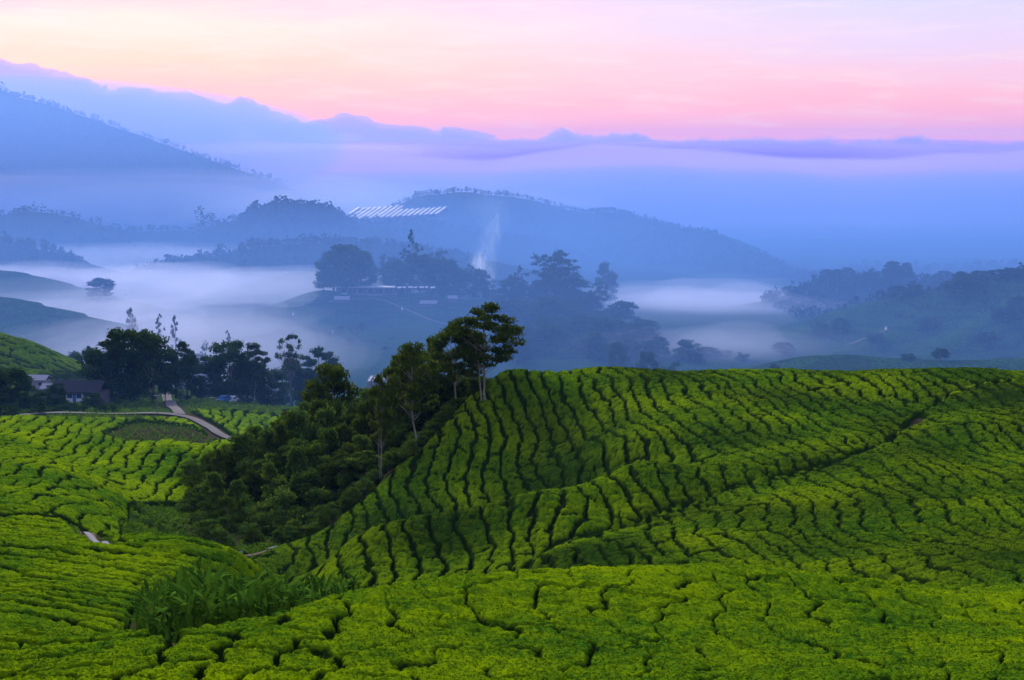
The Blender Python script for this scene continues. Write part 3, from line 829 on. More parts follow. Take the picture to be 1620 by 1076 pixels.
    V = np.stack([x[vid], y[vid], Z[vid]], 1); Qb = inv.reshape(-1, 4); fl = flush_all[vid]
    yq = V[Qb[:, 0], 1]
    V, Qb, fl = sprigs(V, Qb, fl, .055 * np.maximum(1, yq / 70), np.where(yq < 215, 50 * np.minimum(1.6, (62 / yq) ** 1.9), 0))
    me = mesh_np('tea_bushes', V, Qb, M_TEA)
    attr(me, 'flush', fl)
    print('TEATRIS', len(Qb) * 2, flush=True)
    o = link('tea_bushes', me)
    tagged(o, 'rows of clipped green tea bushes covering the ridge and the valley slopes', 'tea bushes', kind='stuff')

# ================================================================ trees
def foliage(name, dark, light, young=None, rough=0.7, vary=False):
    m, t, b = material(name, rough, 0.0)
    pos = t.node('ShaderNodeNewGeometry').outputs['Position']
    n1 = t.noise(pos, 0.45, 4, 0.6); n2 = t.noise(pos, 3.0, 3, 0.7)
    rnd = t.node('ShaderNodeObjectInfo').outputs['Random']
    k = t.math('ADD', t.math('MULTIPLY', n1, 0.7), t.math('MULTIPLY', n2, 0.5), clamp=True)
    c = t.mix(t.step(k, 0.35, 0.85), dark, light)
    if young:
        c = t.mix(t.step(t.noise(pos, 0.7, 3, 0.6), 0.55, 0.75, 0, 0.8), c, young)
    c = t.mix(t.math('MULTIPLY', rnd, 0.35), c, tuple(v * 0.55 for v in dark))
    if vary: c = t.mix(t.step(rnd, .35, 1.0, 0, .9), c, tuple(v * 1.25 for v in light))
    t.link(c, b.inputs['Base Color'])
    tr = t.node('ShaderNodeBsdfTranslucent'); t.link(c, tr.inputs['Color'])
    mx = t.node('ShaderNodeMixShader'); mx.inputs[0].default_value = 0.38
    t.link(b.outputs[0], mx.inputs[1]); t.link(tr.outputs[0], mx.inputs[2])
    t.link(mx.outputs[0], t.n['Material Output'].inputs['Surface'])
    return m
M_LEAF = foliage('tree_leaves', (0.014, 0.034, 0.010), (0.050, 0.100, 0.018))
M_LEAFW = foliage('warm_tree_leaves', (0.026, 0.052, 0.006), (0.095, 0.145, 0.010), (0.15, 0.165, 0.010))
M_JUNGLE = foliage('jungle_leaves', (0.030, 0.075, 0.012), (0.120, 0.205, 0.022), (0.28, 0.35, 0.026))
M_FARLEAF = foliage('far_leaves', (0.012, 0.024, 0.012), (0.026, 0.046, 0.020))
M_BROAD = foliage('broad_leaves', (0.008, 0.032, 0.003), (0.062, 0.145, 0.009), (0.20, 0.31, 0.012), 0.6, True)  # dark tone and bright patches paint shading and highlights into the leaf colour
M_BROAD.node_tree.nodes['Mix Shader'].inputs[0].default_value = 0.15
M_BROAD.node_tree.nodes['Principled BSDF'].inputs['Specular IOR Level'].default_value = 0.0
M_GRASS = foliage('gully_grass_leaves', (0.035, 0.085, 0.008), (0.12, 0.23, 0.015), (0.20, 0.32, 0.015))
M_BARK = plain('bark', (0.13, 0.115, 0.095), 0.9, 0.1, 0.25, 2.0)
M_PALEBARK = plain('pale_bark', (0.24, 0.22, 0.19), 0.9, 0.1, 0.2, 1.5)

def tube_np(path, radii, sides=6):
    path = np.asarray(path, float); n = len(path)
    V = []
    for i in range(n):
        d = path[min(i + 1, n - 1)] - path[max(i - 1, 0)]; d /= (np.linalg.norm(d) + 1e-9)
        a = np.cross(d, (0.3, 1, 0.1)); a /= np.linalg.norm(a); b = np.cross(d, a)
        for s in range(sides):
            t = 2 * math.pi * s / sides
            V.append(path[i] + radii[i] * (a * math.cos(t) + b * math.sin(t)))
    Q = [(i * sides + s, i * sides + (s + 1) % sides, (i + 1) * sides + (s + 1) % sides, (i + 1) * sides + s) for i in range(n - 1) for s in range(sides)]
    return np.array(V), np.array(Q)
class Acc:
    def __init__(s): s.V = []; s.Q = []; s.n = 0
    def add(s, V, Q): s.V.append(V); s.Q.append(np.asarray(Q) + s.n); s.n += len(V)
    def mesh(s, name, mat, smooth=True): return mesh_np(name, np.concatenate(s.V), np.concatenate(s.Q), mat, smooth)
def leaf_quads(r, C, size, up=0.35, asp=0.55):
    """leaf cards at centres C: small bent diamonds"""
    n = len(C)
    N = r.normal(size=(n, 3)); N[:, 2] = np.abs(N[:, 2]) + up; N /= np.linalg.norm(N, axis=1)[:, None]
    T = r.normal(size=(n, 3)); T -= (T * N).sum(1)[:, None] * N; T /= np.linalg.norm(T, axis=1)[:, None]
    B = np.cross(N, T); s = (np.asarray(size) * r.uniform(0.6, 1.3, n))[:, None]
    V = np.stack([C - T * s, C - B * s * asp - N * s * .12, C + T * s - N * s * .2, C + B * s * asp - N * s * .12], 1).reshape(-1, 3)
    return V, np.arange(4 * n).reshape(n, 4)
def clump_pts(r, c, rad, n, shell=0.45, flat=True):
    d = r.normal(size=(n, 3)); d /= np.linalg.norm(d, axis=1)[:, None]
    k = (shell + (1 - shell) * r.random(n)) ** 0.7
    if flat: d[:, 2] = np.where(d[:, 2] < 0, d[:, 2] * 0.55, d[:, 2])
    # lumpy surface
    k = k * (1 + 0.22 * np.sin(d[:, 0] * 5 + c[0]) * np.sin(d[:, 1] * 5 + c[1]) + 0.1 * r.normal(size=n))
    return np.asarray(c) + d * k[:, None] * np.asarray(rad)

def tree_variant(kind, seed):
    """unit tree: height 1, crown radius about 0.5 (scaled separately in plan); returns (trunk mesh, crown mesh)"""
    r = np.random.default_rng(seed)
    W = Acc(); L = Acc()
    lean = r.uniform(-.04, .04, 2)
    def trunk(top, r0, wob=.012, n=7, x0=0, y0=0, lx=None):
        l = lean if lx is None else lx
        z = np.linspace(-0.04, top, n)
        P = np.stack([x0 + l[0] * z / top + wob * r.normal(size=n) * (z > .1), y0 + l[1] * z / top + wob * r.normal(size=n) * (z > .1), z], 1)
        W.add(*tube_np(P, np.linspace(r0, r0 * .35, n), 7)); return P
    def limb(P, c, f, r0):
        k = np.interp(f, P[:, 2] / P[-1, 2], np.arange(len(P))); i = int(min(k, len(P) - 2)); a = P[i] + (P[i + 1] - P[i]) * (k - i)
        c = np.asarray(c); m = a * .5 + c * .5 + np.array([0, 0, -.02 + .03 * r.random()])
        W.add(*tube_np([a, m, c], [r0, r0 * .65, r0 * .25], 5))
    if kind == 'umbrella':          # bare stem, layered plates of foliage
        P = trunk(.93, .016)
        if seed % 2: trunk(.8, .010, x0=-.05, lx=np.array([-.09, .03]))
        lay = [(.94, .18, 6), (.86, .34, 12), (.76, .43, 16), (.65, .46, 16), (.54, .42, 12), (.44, .32, 7)]
        for z, rad, n in lay:
            for i in range(n):
                t = r.uniform(0, 2 * math.pi); q = rad * (r.random() ** .5)
                c = (P[-1, 0] * z + q * math.cos(t), P[-1, 1] * z + q * math.sin(t), z - q * .12 + r.uniform(-.03, .03))
                if r.random() < .6: limb(P, c, max(.3, z - .12 - q * .25), .0034)
                rr = r.uniform(.075, .125)
                L.add(*leaf_quads(r, clump_pts(r, c, (rr, rr, rr * .42), 110, .3), .023, .8))
    elif kind == 'dense':
        P = trunk(.6, .035)
        n = 46
        for i in range(n):
            z = r.uniform(.14, .93); env = math.sin(math.pi * min(1, (z - .02) / 1.0) ** .8) ** .6 * .42
            if z > .8: env *= .75
            t = r.uniform(0, 2 * math.pi); q = env * r.uniform(.45, 1)
            c = (q * math.cos(t), q * math.sin(t), z)
            if i % 3 == 0: limb(P, c, min(.95, max(.15, z - .2)), .009)
            rr = r.uniform(.11, .18)
            L.add(*leaf_quads(r, clump_pts(r, c, (rr, rr, rr * .55), 130, .35), .030, .5))
    elif kind == 'solid':           # full round crown almost down to the grass
        P = trunk(.6, .04)
        for i in range(74):
            z = r.uniform(.13, .93); env = .44 * math.sqrt(max(0.02, 1 - ((z - .45) / .56) ** 2))
            t = r.uniform(0, 2 * math.pi); q = env * r.uniform(.5, 1)
            c = (q * math.cos(t), q * math.sin(t), z)
            if i % 5 == 0: limb(P, c, min(.95, max(.15, z - .2)), .009)
            rr = r.uniform(.09, .16)
            L.add(*leaf_quads(r, clump_pts(r, c, (rr, rr, rr * .6), 100, .35), .028, .5))
    elif kind == 'tiered':          # tall irregular column, narrowing
        P = trunk(.97, .022)
        for i in range(34):
            z = .2 + .78 * (i / 34) ** .9; env = (.42 * (1 - z) + .07) * (1 if i % 4 else 1.5)
            t = r.uniform(0, 2 * math.pi); q = env * r.uniform(.3, 1.1)
            c = (q * math.cos(t), q * math.sin(t), z)
            limb(P, c, max(.1, z - .05), .004)
            rr = r.uniform(.05, .10) * (1.25 - .6 * z)
            L.add(*leaf_quads(r, clump_pts(r, c, (rr, rr, rr * .5), 85, .2), .018, .4))
    elif kind == 'feather':         # sparse crown with thin ascending limbs
        P = trunk(.8, .018)
        for i in range(44):
            z = r.uniform(.48, .98); t = r.uniform(0, 2 * math.pi); q = r.uniform(.1, .46) * (1.2 - z * .5)
            c = (q * math.cos(t), q * math.sin(t), z)
            limb(P, c, r.uniform(.35, .75), .006)
            rr = r.uniform(.05, .10)
            L.add(*leaf_quads(r, clump_pts(r, c, (rr, rr, rr * .65), 70, .1), .019, .3))
        for i in range(10):
            t = r.uniform(0, 2 * math.pi); q = r.uniform(.05, .3); z = r.uniform(.15, .5)
            L.add(*leaf_quads(r, clump_pts(r, (q * math.cos(t), q * math.sin(t), z), (.1, .1, .07), 60, .2), .019, .3))
    elif kind == 'shrub':
        P = trunk(.5, .03)
        for i in range(24):
            z = r.uniform(.08, .82); env = .45 * math.cos(z * 1.25)
            t = r.uniform(0, 2 * math.pi); q = env * r.uniform(.3, 1)
            c = (q * math.cos(t), q * math.sin(t), z)
            if i % 3 == 0: limb(P, c, .8, .012)
            rr = r.uniform(.12, .22)
            L.add(*leaf_quads(r, clump_pts(r, c, (rr, rr, rr * .7), 120, .35), .032, .5))
    return W, L
LIB = {}
def lib(kind, k):
    if (kind, k) not in LIB:
        LIB[kind, k] = tree_variant(kind, 100 + k * 7 + len(kind)) if False else tree_variant(kind, {'umbrella': 11, 'dense': 22, 'tiered': 33, 'feather': 44, 'shrub': 55, 'solid': 66}[kind] + k)
    return LIB[kind, k]
MESHES = {}
def tree_mesh(kind, k, bark, leaf):
    key = (kind, k, bark.name, leaf.name)
    if key not in MESHES:
        W, L = lib(kind, k)
        MESHES[key] = (W.mesh('trunk', bark), L.mesh('crown', leaf, False))
    return MESHES[key]
def gz(x, y): return float(ground_z(np.array([x]), np.array([y]))[0])
def plant(name, kind, k, px, Yd, top_py, wpx, label, cat='tree', group=None, bark=None, leaf=None, rz=None, base=None, sink=0.0):
    """tree whose top reaches the photo row top_py, standing on the terrain at distance Yd"""
    x = (px - 810) / F * Yd * (1.0 + 0.0)
    z0 = (gz(x, Yd) if base is None else base) - sink
    dd = Yd * CP - z0 * SP
    x = (px - 810) / F * dd
    zt = ray(px, top_py)[1] * Yd
    h = max(1.2, zt - z0); wd = wpx / F * dd
    tm, cm = tree_mesh(kind, k, bark or M_BARK, leaf or M_LEAF)
    root = link(name, None, loc=(x, Yd, z0), rz=random.uniform(0, 6.28) if rz is None else rz, scale=(wd / .92, wd / .92, h))
    tagged(root, label, cat, group)
    link('trunk', tm, root); link('crown', cm, root)
    return root

# ================================================================ near trees on the ridge
U = 'umbrella'
def near_trees():
    P = plant
    kw = dict(bark=M_PALEBARK, leaf=M_LEAFW)
    P('tall_tree', U, 0, 768, 187, 476, 112, 'tallest tree on the tea ridge, pale double trunk under layered dark plates', **kw, rz=0.4)
    P('tall_tree', U, 1, 722, 190, 506, 84, 'layered dark tree just left of the tallest ridge tree', **kw)
    P('tall_tree', U, 2, 690, 195, 532, 72, 'dark layered tree between the tallest ridge pair and the pale thin trunk', **kw)
    P('tall_tree', U, 3, 655, 180, 538, 92, 'round topped tree with a long pale bare trunk at the tea edge', **kw)
    P('tall_tree', U, 2, 603, 176, 590, 46, 'thin pale stemmed tree with a sparse crown in the jungle', **kw)
    P('tall_tree', U, 1, 632, 200, 556, 70, 'dark tree behind the pale bare trunk on the jungle flank', **kw)
    P('tall_tree', U, 2, 748, 194, 520, 60, 'slim dark tree squeezed between the two highest ridge trees', **kw)
    P('tall_tree', 'dense', 1, 524, 216, 573, 104, 'broad dark umbrella tree rising from the jungle in front of the valley', leaf=M_LEAFW)
    P('jungle_tree', 'shrub', 0, 745, 196, 575, 60, 'dark bushy tree filling the gap under the tallest ridge tree', leaf=M_LEAFW)
    P('jungle_tree', 'shrub', 1, 715, 196, 590, 70, 'dark bushy tree under the layered ridge trees', leaf=M_LEAFW)
    P('jungle_tree', 'dense', 2, 680, 196, 580, 84, 'dense dark tree left of the ridge trees, behind the rim', leaf=M_LEAF)
    P('jungle_tree', 'dense', 0, 640, 200, 592, 90, 'dense dark tree behind the bare pale trunks', leaf=M_LEAF)
    # the jungle flank: outline of its top as (px, py), filled in three depths
    top = [(268, 832), (285, 775), (300, 732), (340, 700), (400, 672), (430, 656), (470, 634), (500, 624), (560, 618), (600, 600), (640, 594), (700, 586), (770, 584)]
    edge = [(268, 860), (470, 862), (520, 826), (560, 788), (620, 736), (700, 670), (760, 618)]
    tx, ty = zip(*top); ex, ey = zip(*edge)
    r = random.Random(5); spots = []
    for i in range(2600):
        px = r.uniform(285, 752); d = r.random()
        Yd = np.interp(px, [268, 340, 470, 560, 620, 700, 760], [166, 166, 167, 172, 182, 189, 196]) + d * 42
        if r.random() < .35 and px < 520: Yd -= r.uniform(0, 5)
        x = (px - 810) / F * Yd
        if all((x - a) ** 2 + (Yd - b) ** 2 > 3.1 ** 2 for a, b in spots):
            yt = np.interp(px, tx, ty); yb = np.interp(px, ex, ey)
            py = yb - 14 - (yb - yt - 14) * min(1, d * 1.25) ** .75 + r.uniform(-4, 16)
            z0 = gz(x, Yd); zt = ray(px, py)[1] * Yd
            if zt - z0 < 1.5: continue
            spots.append((x, Yd))
            h = zt - z0; w = min(1.5 * h, r.uniform(38, 74) * (1.0 if px > 350 else .8) * Yd / F)
            u = r.random()
            kind = 'shrub' if h < 6 or u < .22 else ('dense' if u < .8 else U)
            if kind == U: w *= 1.25
            k = r.randrange(3)
            zone = ('at the foot of the jungle' if py > 780 else 'high on the jungle flank') + (' left end' if px < 430 else ' below the ridge trees' if px > 600 else ' middle')
            P('jungle_tree' if kind != 'shrub' else 'jungle_shrub', kind, k, px, Yd, py, w * F / Yd,
              ('leafy dark green shrub ' if kind == 'shrub' else 'dense green tree ' if kind == 'dense' else 'flat layered tree ') + zone,
              'shrub' if kind == 'shrub' else 'tree', 'jungle ' + ('shrubs ' if kind == 'shrub' else 'dense trees ' if kind == 'dense' else 'layered trees ') + zone,
              leaf=(M_JUNGLE if r.random() < .7 else M_LEAFW))
    print('JUNGLE', len(spots), flush=True)
    # low scrub along the rim path between tea and jungle
    for i in range(46):
        t = i / 45; k = t * (len(RIM) - 1); j = min(int(k), len(RIM) - 2); f = k - j
        x = RIM[j][0] * (1 - f) + RIM[j + 1][0] * f - r.uniform(1.6, 3.4); Yd = RIM[j][1] * (1 - f) + RIM[j + 1][1] * f + r.uniform(.6, 3.0)
        z = gz(x, Yd); pxx, pyy = to_px(x, Yd, z + r.uniform(1.5, 3.2))
        P('rim_shrub', 'shrub', i % 3, float(pxx), Yd, float(pyy), r.uniform(24, 44), 'low leafy shrub along the rim between the ridge tea and the jungle', 'shrub', 'low shrubs along the ridge rim', leaf=M_JUNGLE)
    # shrubs behind the broad leaved plants and along the gully
    for px, Yd, py, w in [(520, 74, 918, 80), (560, 78, 925, 70), (488, 82, 915, 60), (545, 70, 945, 60)]:
        P('gully_shrub', 'shrub', (px // 7) % 3, px, Yd, py, w, 'low dark shrub at the right end of the broad leaved clump', 'shrub', 'low shrubs beside the broad leaved plants', leaf=M_JUNGLE)
    for px, Yd, py, w in [(235, 163, 822, 44), (215, 168, 818, 26), (262, 160, 842, 30), (245, 158, 850, 24)]:
        P('gully_shrub', 'shrub', (px // 5) % 3, px, Yd, py, w, 'small bluish shrub in the grassy gully left of the jungle', 'shrub', 'small shrubs in the grassy gully', leaf=M_JUNGLE)

# ================================================================ broad leaved plants (wild ginger) in the hollow
def blade_mesh(seed):
    r = random.Random(seed); n = 8
    Lh = 1.0; wd = r.uniform(.055, .085); bend = r.uniform(.2, .8)
    V, Q = [], []
    for i in range(n):
        t = i / (n - 1)
        z = Lh * (t - .28 * bend * t * t * 1.3); yy = bend * t * t * .75
        w = wd * (math.sin(math.pi * min(1, .12 + .88 * t) ** 1.2) ** .8 if t < 1 else 0) + .006
        fold = w * .35
        V += [(-w, yy - fold * .3, z + fold * .3), (0, yy, z), (w, yy - fold * .3, z + fold * .3)]
    for i in range(n - 1):
        a = 3 * i
        Q += [(a, a + 1, a + 4, a + 3), (a + 1, a + 2, a + 5, a + 4)]
    return mesh_np('leaf', V, Q, M_BROAD)
def stem_mesh():
    return mesh_np('stem', *tube_np([(0, 0, -.3), (0, 0, .4), (.02, 0, .9)], [.045, .035, .02], 5), M_BROAD)
def broad_plants():
    blades = [blade_mesh(i) for i in range(7)]; st = stem_mesh()
    r = random.Random(11); spots = []; n = 0
    while n < 92:
        px = r.uniform(205, 552); Yd = r.uniform(63, 84)
        if not (-24.0 < (px - 810) / F * Yd): pass
        cov = np.interp(px, [205, 260, 330, 500, 552], [74, 83, 88, 84, 78])
        if Yd > cov: continue
        x = (px - 810) / F * Yd * 1.02
        if any((x - a) ** 2 + (Yd - b) ** 2 < 1.15 ** 2 for a, b in spots): continue
        spots.append((x, Yd)); n += 1
        z = gz(x, Yd)
        top = np.interp(px, [205, 240, 290, 330, 400, 500, 552], [955, 918, 893, 888, 895, 900, 925]) + r.uniform(-8, 22)
        h = min(6.0, max(2.0, ray(px, top)[1] * Yd - z))
        where = 'at the left end of the clump' if px < 300 else 'in the middle of the clump' if px < 430 else 'at the right end of the clump'
        root = link('broad_leaved_plant', None, loc=(x, Yd, z)); tagged(root, 'tall plant with long upright paddle leaves ' + where, 'plant', 'broad leaved plants ' + where)
        for q in range(3):
            link('stem', st, root, loc=(r.uniform(-.25, .25), r.uniform(-.25, .25), 0), rz=r.uniform(0, 6), scale=(1, 1, h * .7))
        for q in range(24):
            o = link('leaf', blades[r.randrange(7)], root, loc=(r.uniform(-.6, .6), r.uniform(-.6, .6), h * r.uniform(.05, .68)))
            L_ = h * r.uniform(.26, .42); o.scale = (L_ * 1.05, L_, L_)
            o.rotation_euler = (-r.uniform(-.1, .85), r.uniform(-.2, .2), r.uniform(0, 6.28))

# ================================================================ valley and hill trees
def valley_trees():
    P = plant; D_ = 'dense'
    blue = dict(leaf=M_LEAF)
    P('valley_tree', 'solid', 0, 178, 283, 538, 98, 'huge round dark tree, left half of the valley pair', **blue)
    P('valley_tree', 'solid', 1, 208, 287, 516, 94, 'tallest huge dark tree in the valley beside the road', **blue)
    P('valley_tree', 'solid', 2, 243, 285, 527, 69, 'dark tree forming the right shoulder of the big valley pair', **blue)
    P('valley_tree', 'solid', 3, 155, 292, 570, 56, 'low dark tree at the left foot of the big valley trees', **blue)
    P('valley_tree', U, 2, 262, 290, 560, 44, 'narrow dark tree just right of the big valley trees', **blue)
    P('valley_tree', U, 0, 291, 290, 538, 48, 'slim dark tree with a round top standing by the track', **blue)
    P('valley_tree', 'solid', 2, 296, 296, 564, 58, 'dark bushy tree behind the slim round topped tree', **blue)
    P('valley_tree', 'solid', 0, 336, 300, 562, 56, 'low dark tree at the left of the long valley row', **blue)
    P('valley_tree', 'solid', 1, 364, 300, 538, 73, 'broad dark tree in the middle of the long valley row', **blue)
    P('valley_tree', U, 3, 404, 300, 542, 52, 'dark tree with a flat top in the long valley row', **blue)
    P('valley_tree', 'solid', 3, 392, 305, 570, 67, 'dark filler tree in the long valley row', **blue)
    P('valley_tree', 'solid', 2, 428, 306, 582, 56, 'low dark tree at the right end of the valley row', **blue)
    P('valley_tree', 'feather', 1, 460, 322, 527, 54, 'slender pale misty tree with a ragged top right of the valley row', **blue)
    P('valley_tree', D_, 0, 462, 328, 562, 48, 'misty bushy tree under the slender ragged tree', **blue)
    P('valley_tree', U, 1, 505, 335, 548, 66, 'pale misty flat topped tree beyond the dark umbrella tree', **blue)
    P('valley_tree', D_, 1, 490, 330, 585, 56, 'misty low tree between the row and the dark umbrella tree', **blue)
    P('valley_tree', 'solid', 2, 14, 262, 580, 73, 'round dark tree at the left edge of the photo by the road', **blue)
    P('valley_tree', 'solid', 3, -14, 264, 588, 67, 'dark tree cut by the left edge of the photo', **blue)
    P('valley_tree', 'solid', 0, 90, 266, 606, 36, 'round garden tree in front of the dark roofed house', **blue)
    P('valley_tree', 'shrub', 1, 122, 330, 552, 30, 'small misty tree on the hill behind the house', **blue)
    P('valley_tree', U, 0, 143, 330, 546, 24, 'slim misty tree peeking left of the big valley trees', **blue)
    for i, (px, Yd, py, w) in enumerate([(20, 245, 636, 26), (62, 250, 636, 30), (100, 256, 640, 34), (128, 256, 640, 34), (112, 259, 640, 30), (72, 262, 614, 44), (46, 262, 618, 44), (150, 263, 620, 34), (98, 263, 624, 26), (138, 264, 622, 24), (160, 256, 640, 30), (84, 252, 643, 26), (180, 256, 634, 16), (150, 262, 630, 24), (5, 240, 640, 24), (210, 292, 628, 40), (330, 310, 622, 40), (420, 315, 622, 40)]):
        P('roadside_shrub', 'shrub', i % 3, px, Yd, py, w, 'low dark shrub beside the valley road', 'shrub', 'shrubs along the valley road', leaf=M_LEAF)
    # misty trees on the valley floor
    M = dict(leaf=M_FARLEAF)
    P('misty_tree', 'dense', 0, 160, 788, 438, 50, 'round headed tree alone on the left knoll above the fog', **M)
    P('misty_tree', 'feather', 1, 211, 520, 486, 26, 'very faint round tree in the left fog', **M)
    P('misty_tree', 'tiered', 0, 254, 480, 494, 30, 'faint conifer shaped tree in the fog, left of two', **M)
    P('misty_tree', 'tiered', 1, 280, 476, 497, 34, 'faint conifer shaped tree in the fog, right of two', **M)
    P('misty_tree', 'shrub', 0, 325, 460, 531, 36, 'faint bushy tree in the fog behind the valley row', **M)
    P('misty_tree', 'tiered', 0, 364, 470, 520, 24, 'faint pointed tree in the fog behind the valley row', **M)
    P('misty_tree', 'shrub', 1, 300, 455, 545, 30, 'faint low tree in the fog above the slim valley tree', **M)
    P('misty_tree', 'shrub', 2, 120, 420, 545, 36, 'faint low tree behind the left tea hill', **M)
    # central hill
    T = 'tiered'
    C = [(549, 806, 383, 84, D_, 0, 'big round misty tree left of the long hilltop building, behind its end'), (528, 812, 396, 60, D_, 1, 'misty tree forming the left shoulder of the big round hilltop tree'),
         (572, 815, 396, 60, D_, 2, 'misty tree forming the right shoulder of the big round hilltop tree'), (512, 800, 420, 34, 'shrub', 0, 'small misty tree at the left end of the hilltop grove'),
         (654, 812, 361, 42, T, 0, 'tallest spire shaped tree on the central hill'), (640, 818, 392, 54, T, 1, 'narrow tree left of the tallest spire tree'),
         (664, 815, 398, 62, D_, 3, 'bushy tree at the foot of the tallest spire tree'), (612, 850, 402, 48, 'feather', 0, 'faint feathery tree behind the long building'),
         (626, 826, 408, 56, D_, 0, 'misty tree in the middle of the hilltop grove'), (692, 820, 408, 60, D_, 1, 'misty tree right of the spire tree'),
         (716, 822, 412, 54, D_, 2, 'misty tree above the right part of the long building'), (742, 818, 416, 50, T, 2, 'misty narrow tree left of the smoke'),
         (758, 812, 422, 40, D_, 3, 'dark misty tree right beside the smoke'), (776, 806, 438, 34, 'shrub', 2, 'small misty tree just right of the smoke foot'),
         (700, 880, 396, 70, 'feather', 1, 'faint feathery tree far behind the grove'), (820, 795, 418, 36, T, 0, 'narrow spired tree right of the smoke gap'),
         (812, 790, 436, 52, D_, 0, 'bushy misty tree below the narrow spired tree'), (838, 785, 452, 46, D_, 2, 'misty tree on the slope right of the smoke gap'),
         (876, 790, 395, 96, 'feather', 0, 'wide feathery crown rising highest on the right of the central hill'), (890, 782, 408, 84, 'feather', 1, 'ragged feathery tree merging with the widest misty crown'),
         (868, 778, 436, 70, D_, 1, 'dense misty tree under the wide feathery crown'), (906, 775, 436, 64, D_, 3, 'dense misty tree on the right flank of the grove'),
         (948, 770, 444, 40, 'feather', 1, 'small misty tree standing out right of the grove'), (957, 900, 415, 40, D_, 2, 'very faint tree far behind the right grove'),
         (930, 745, 460, 50, D_, 0, 'misty tree on the descending right flank'), (985, 715, 474, 56, D_, 3, 'round misty tree on the descending right shoulder'),
         (958, 715, 492, 50, D_, 1, 'misty bushy tree below the round shoulder tree'), (1020, 690, 506, 50, U, 1, 'flat topped misty tree low on the right shoulder'),
         (1000, 690, 515, 44, D_, 2, 'misty tree between the shoulder trees'), (1055, 650, 529, 52, D_, 0, 'misty tree near the foot of the right shoulder'),
         (1038, 655, 538, 44, D_, 3, 'misty bushy tree near the hill foot'), (1085, 625, 545, 40, 'shrub', 1, 'low misty tree at the hill foot'),
         (870, 700, 470, 80, D_, 2, 'large misty tree in the front of the central slope'), (905, 690, 486, 60, D_, 1, 'misty tree at the front right of the central slope'),
         (845, 705, 488, 64, D_, 0, 'misty tree at the front left of the slope grove'), (880, 680, 505, 90, 'shrub', 0, 'broad misty thicket low on the central slope'),
         (850, 670, 525, 70, 'shrub', 1, 'misty thicket just above the tea ridge'), (825, 720, 498, 44, 'shrub', 2, 'small misty tree left of the slope grove'),
         (975, 520, 540, 32, D_, 1, 'dark misty tree standing on the low tea slope'), (1023, 470, 553, 38, D_, 3, 'round misty tree on the low slope, nearer the ridge'),
         (1060, 455, 566, 54, 'shrub', 0, 'low broad misty bush behind the ridge crest'), (1092, 590, 548, 40, D_, 2, 'misty tree left of the valley floor group'),
         (1120, 585, 549, 44, D_, 1, 'misty round tree in the valley floor group'), (1145, 590, 553, 36, 'shrub', 2, 'small misty tree in the valley floor group'),
         (1175, 570, 555, 30, 'shrub', 0, 'small faint tree at the right of the valley floor group'), (1092, 640, 538, 30, T, 1, 'faint pointed tree above the valley floor group')]
    for px, Yd, py, w, kd, k, lab in C: P('misty_tree', kd, k, px, Yd, py, w, lab, leaf=M_LEAF)
    rr = random.Random(31); n = 0
    while n < 46:
        px = rr.uniform(796, 1000); Yd = rr.uniform(560, 770)
        zg = gz((px - 810) / F * Yd, Yd); base = float(to_px((px - 810) / F * Yd, Yd, zg)[1])
        lim = np.interp(px, [796, 830, 900, 940, 1000], [470, 450, 450, 480, 520])
        if base < lim + 20: continue
        if px > 930 and rr.random() < .5: continue
        n += 1
        P('misty_tree', ['solid', 'dense', 'shrub', 'solid'][n % 4], n % 3, px, Yd, base - rr.uniform(24, 52), rr.uniform(34, 58), 'misty tree in the dense wood running down the right side of the central hill', 'tree', 'dense wood on the right side of the central hill', leaf=M_LEAF)
    n = 0
    while n < 34:
        px = rr.uniform(925, 1130); Yd = rr.uniform(560, 720)
        zg = gz((px - 810) / F * Yd, Yd); base = float(to_px((px - 810) / F * Yd, Yd, zg)[1])
        if base < np.interp(px, [925, 1000, 1060, 1130], [505, 530, 560, 575]): continue
        n += 1
        P('misty_tree', ['solid', 'dense', 'shrub'][n % 3], n % 3, px, Yd, base - rr.uniform(20, 40), rr.uniform(28, 46), 'misty tree in the wood descending the right shoulder towards the ridge crest', 'tree', 'wood on the right shoulder of the central hill', leaf=M_LEAF)
    for i, (px, Yd, up, w) in enumerate([(1300, 650, 26, 40), (1330, 655, 22, 34), (1420, 700, 22, 36), (1445, 705, 26, 30), (1470, 640, 20, 40), (1520, 690, 30, 44), (1548, 700, 24, 36), (1590, 640, 22, 48), (1612, 650, 26, 40), (1385, 610, 18, 40), (1560, 600, 16, 46), (1240, 600, 18, 36)]):
        zg = gz((px - 810) / F * Yd, Yd); base = float(to_px((px - 810) / F * Yd, Yd, zg)[1])
        P('slope_tree', ['shrub', 'dense', 'solid'][i % 3], i % 3, px, Yd, base - up, w, 'misty tree or thicket on the right tea hill below its crest trees', 'tree', 'trees on the right tea hill', leaf=M_LEAF)
    n = 0
    while n < 26:
        px = rr.uniform(1210, 1500); Yd = rr.uniform(830, 925)
        zg = gz((px - 810) / F * Yd, Yd); base = float(to_px((px - 810) / F * Yd, Yd, zg)[1]); n += 1
        P('misty_tree', ['solid', 'dense'][n % 2], n % 4, px, Yd, base - rr.uniform(16, 30), rr.uniform(20, 36), 'larger misty tree standing out of the woods on the right hill above the fog', 'tree', 'larger trees in the right hill woods', leaf=M_FARLEAF)
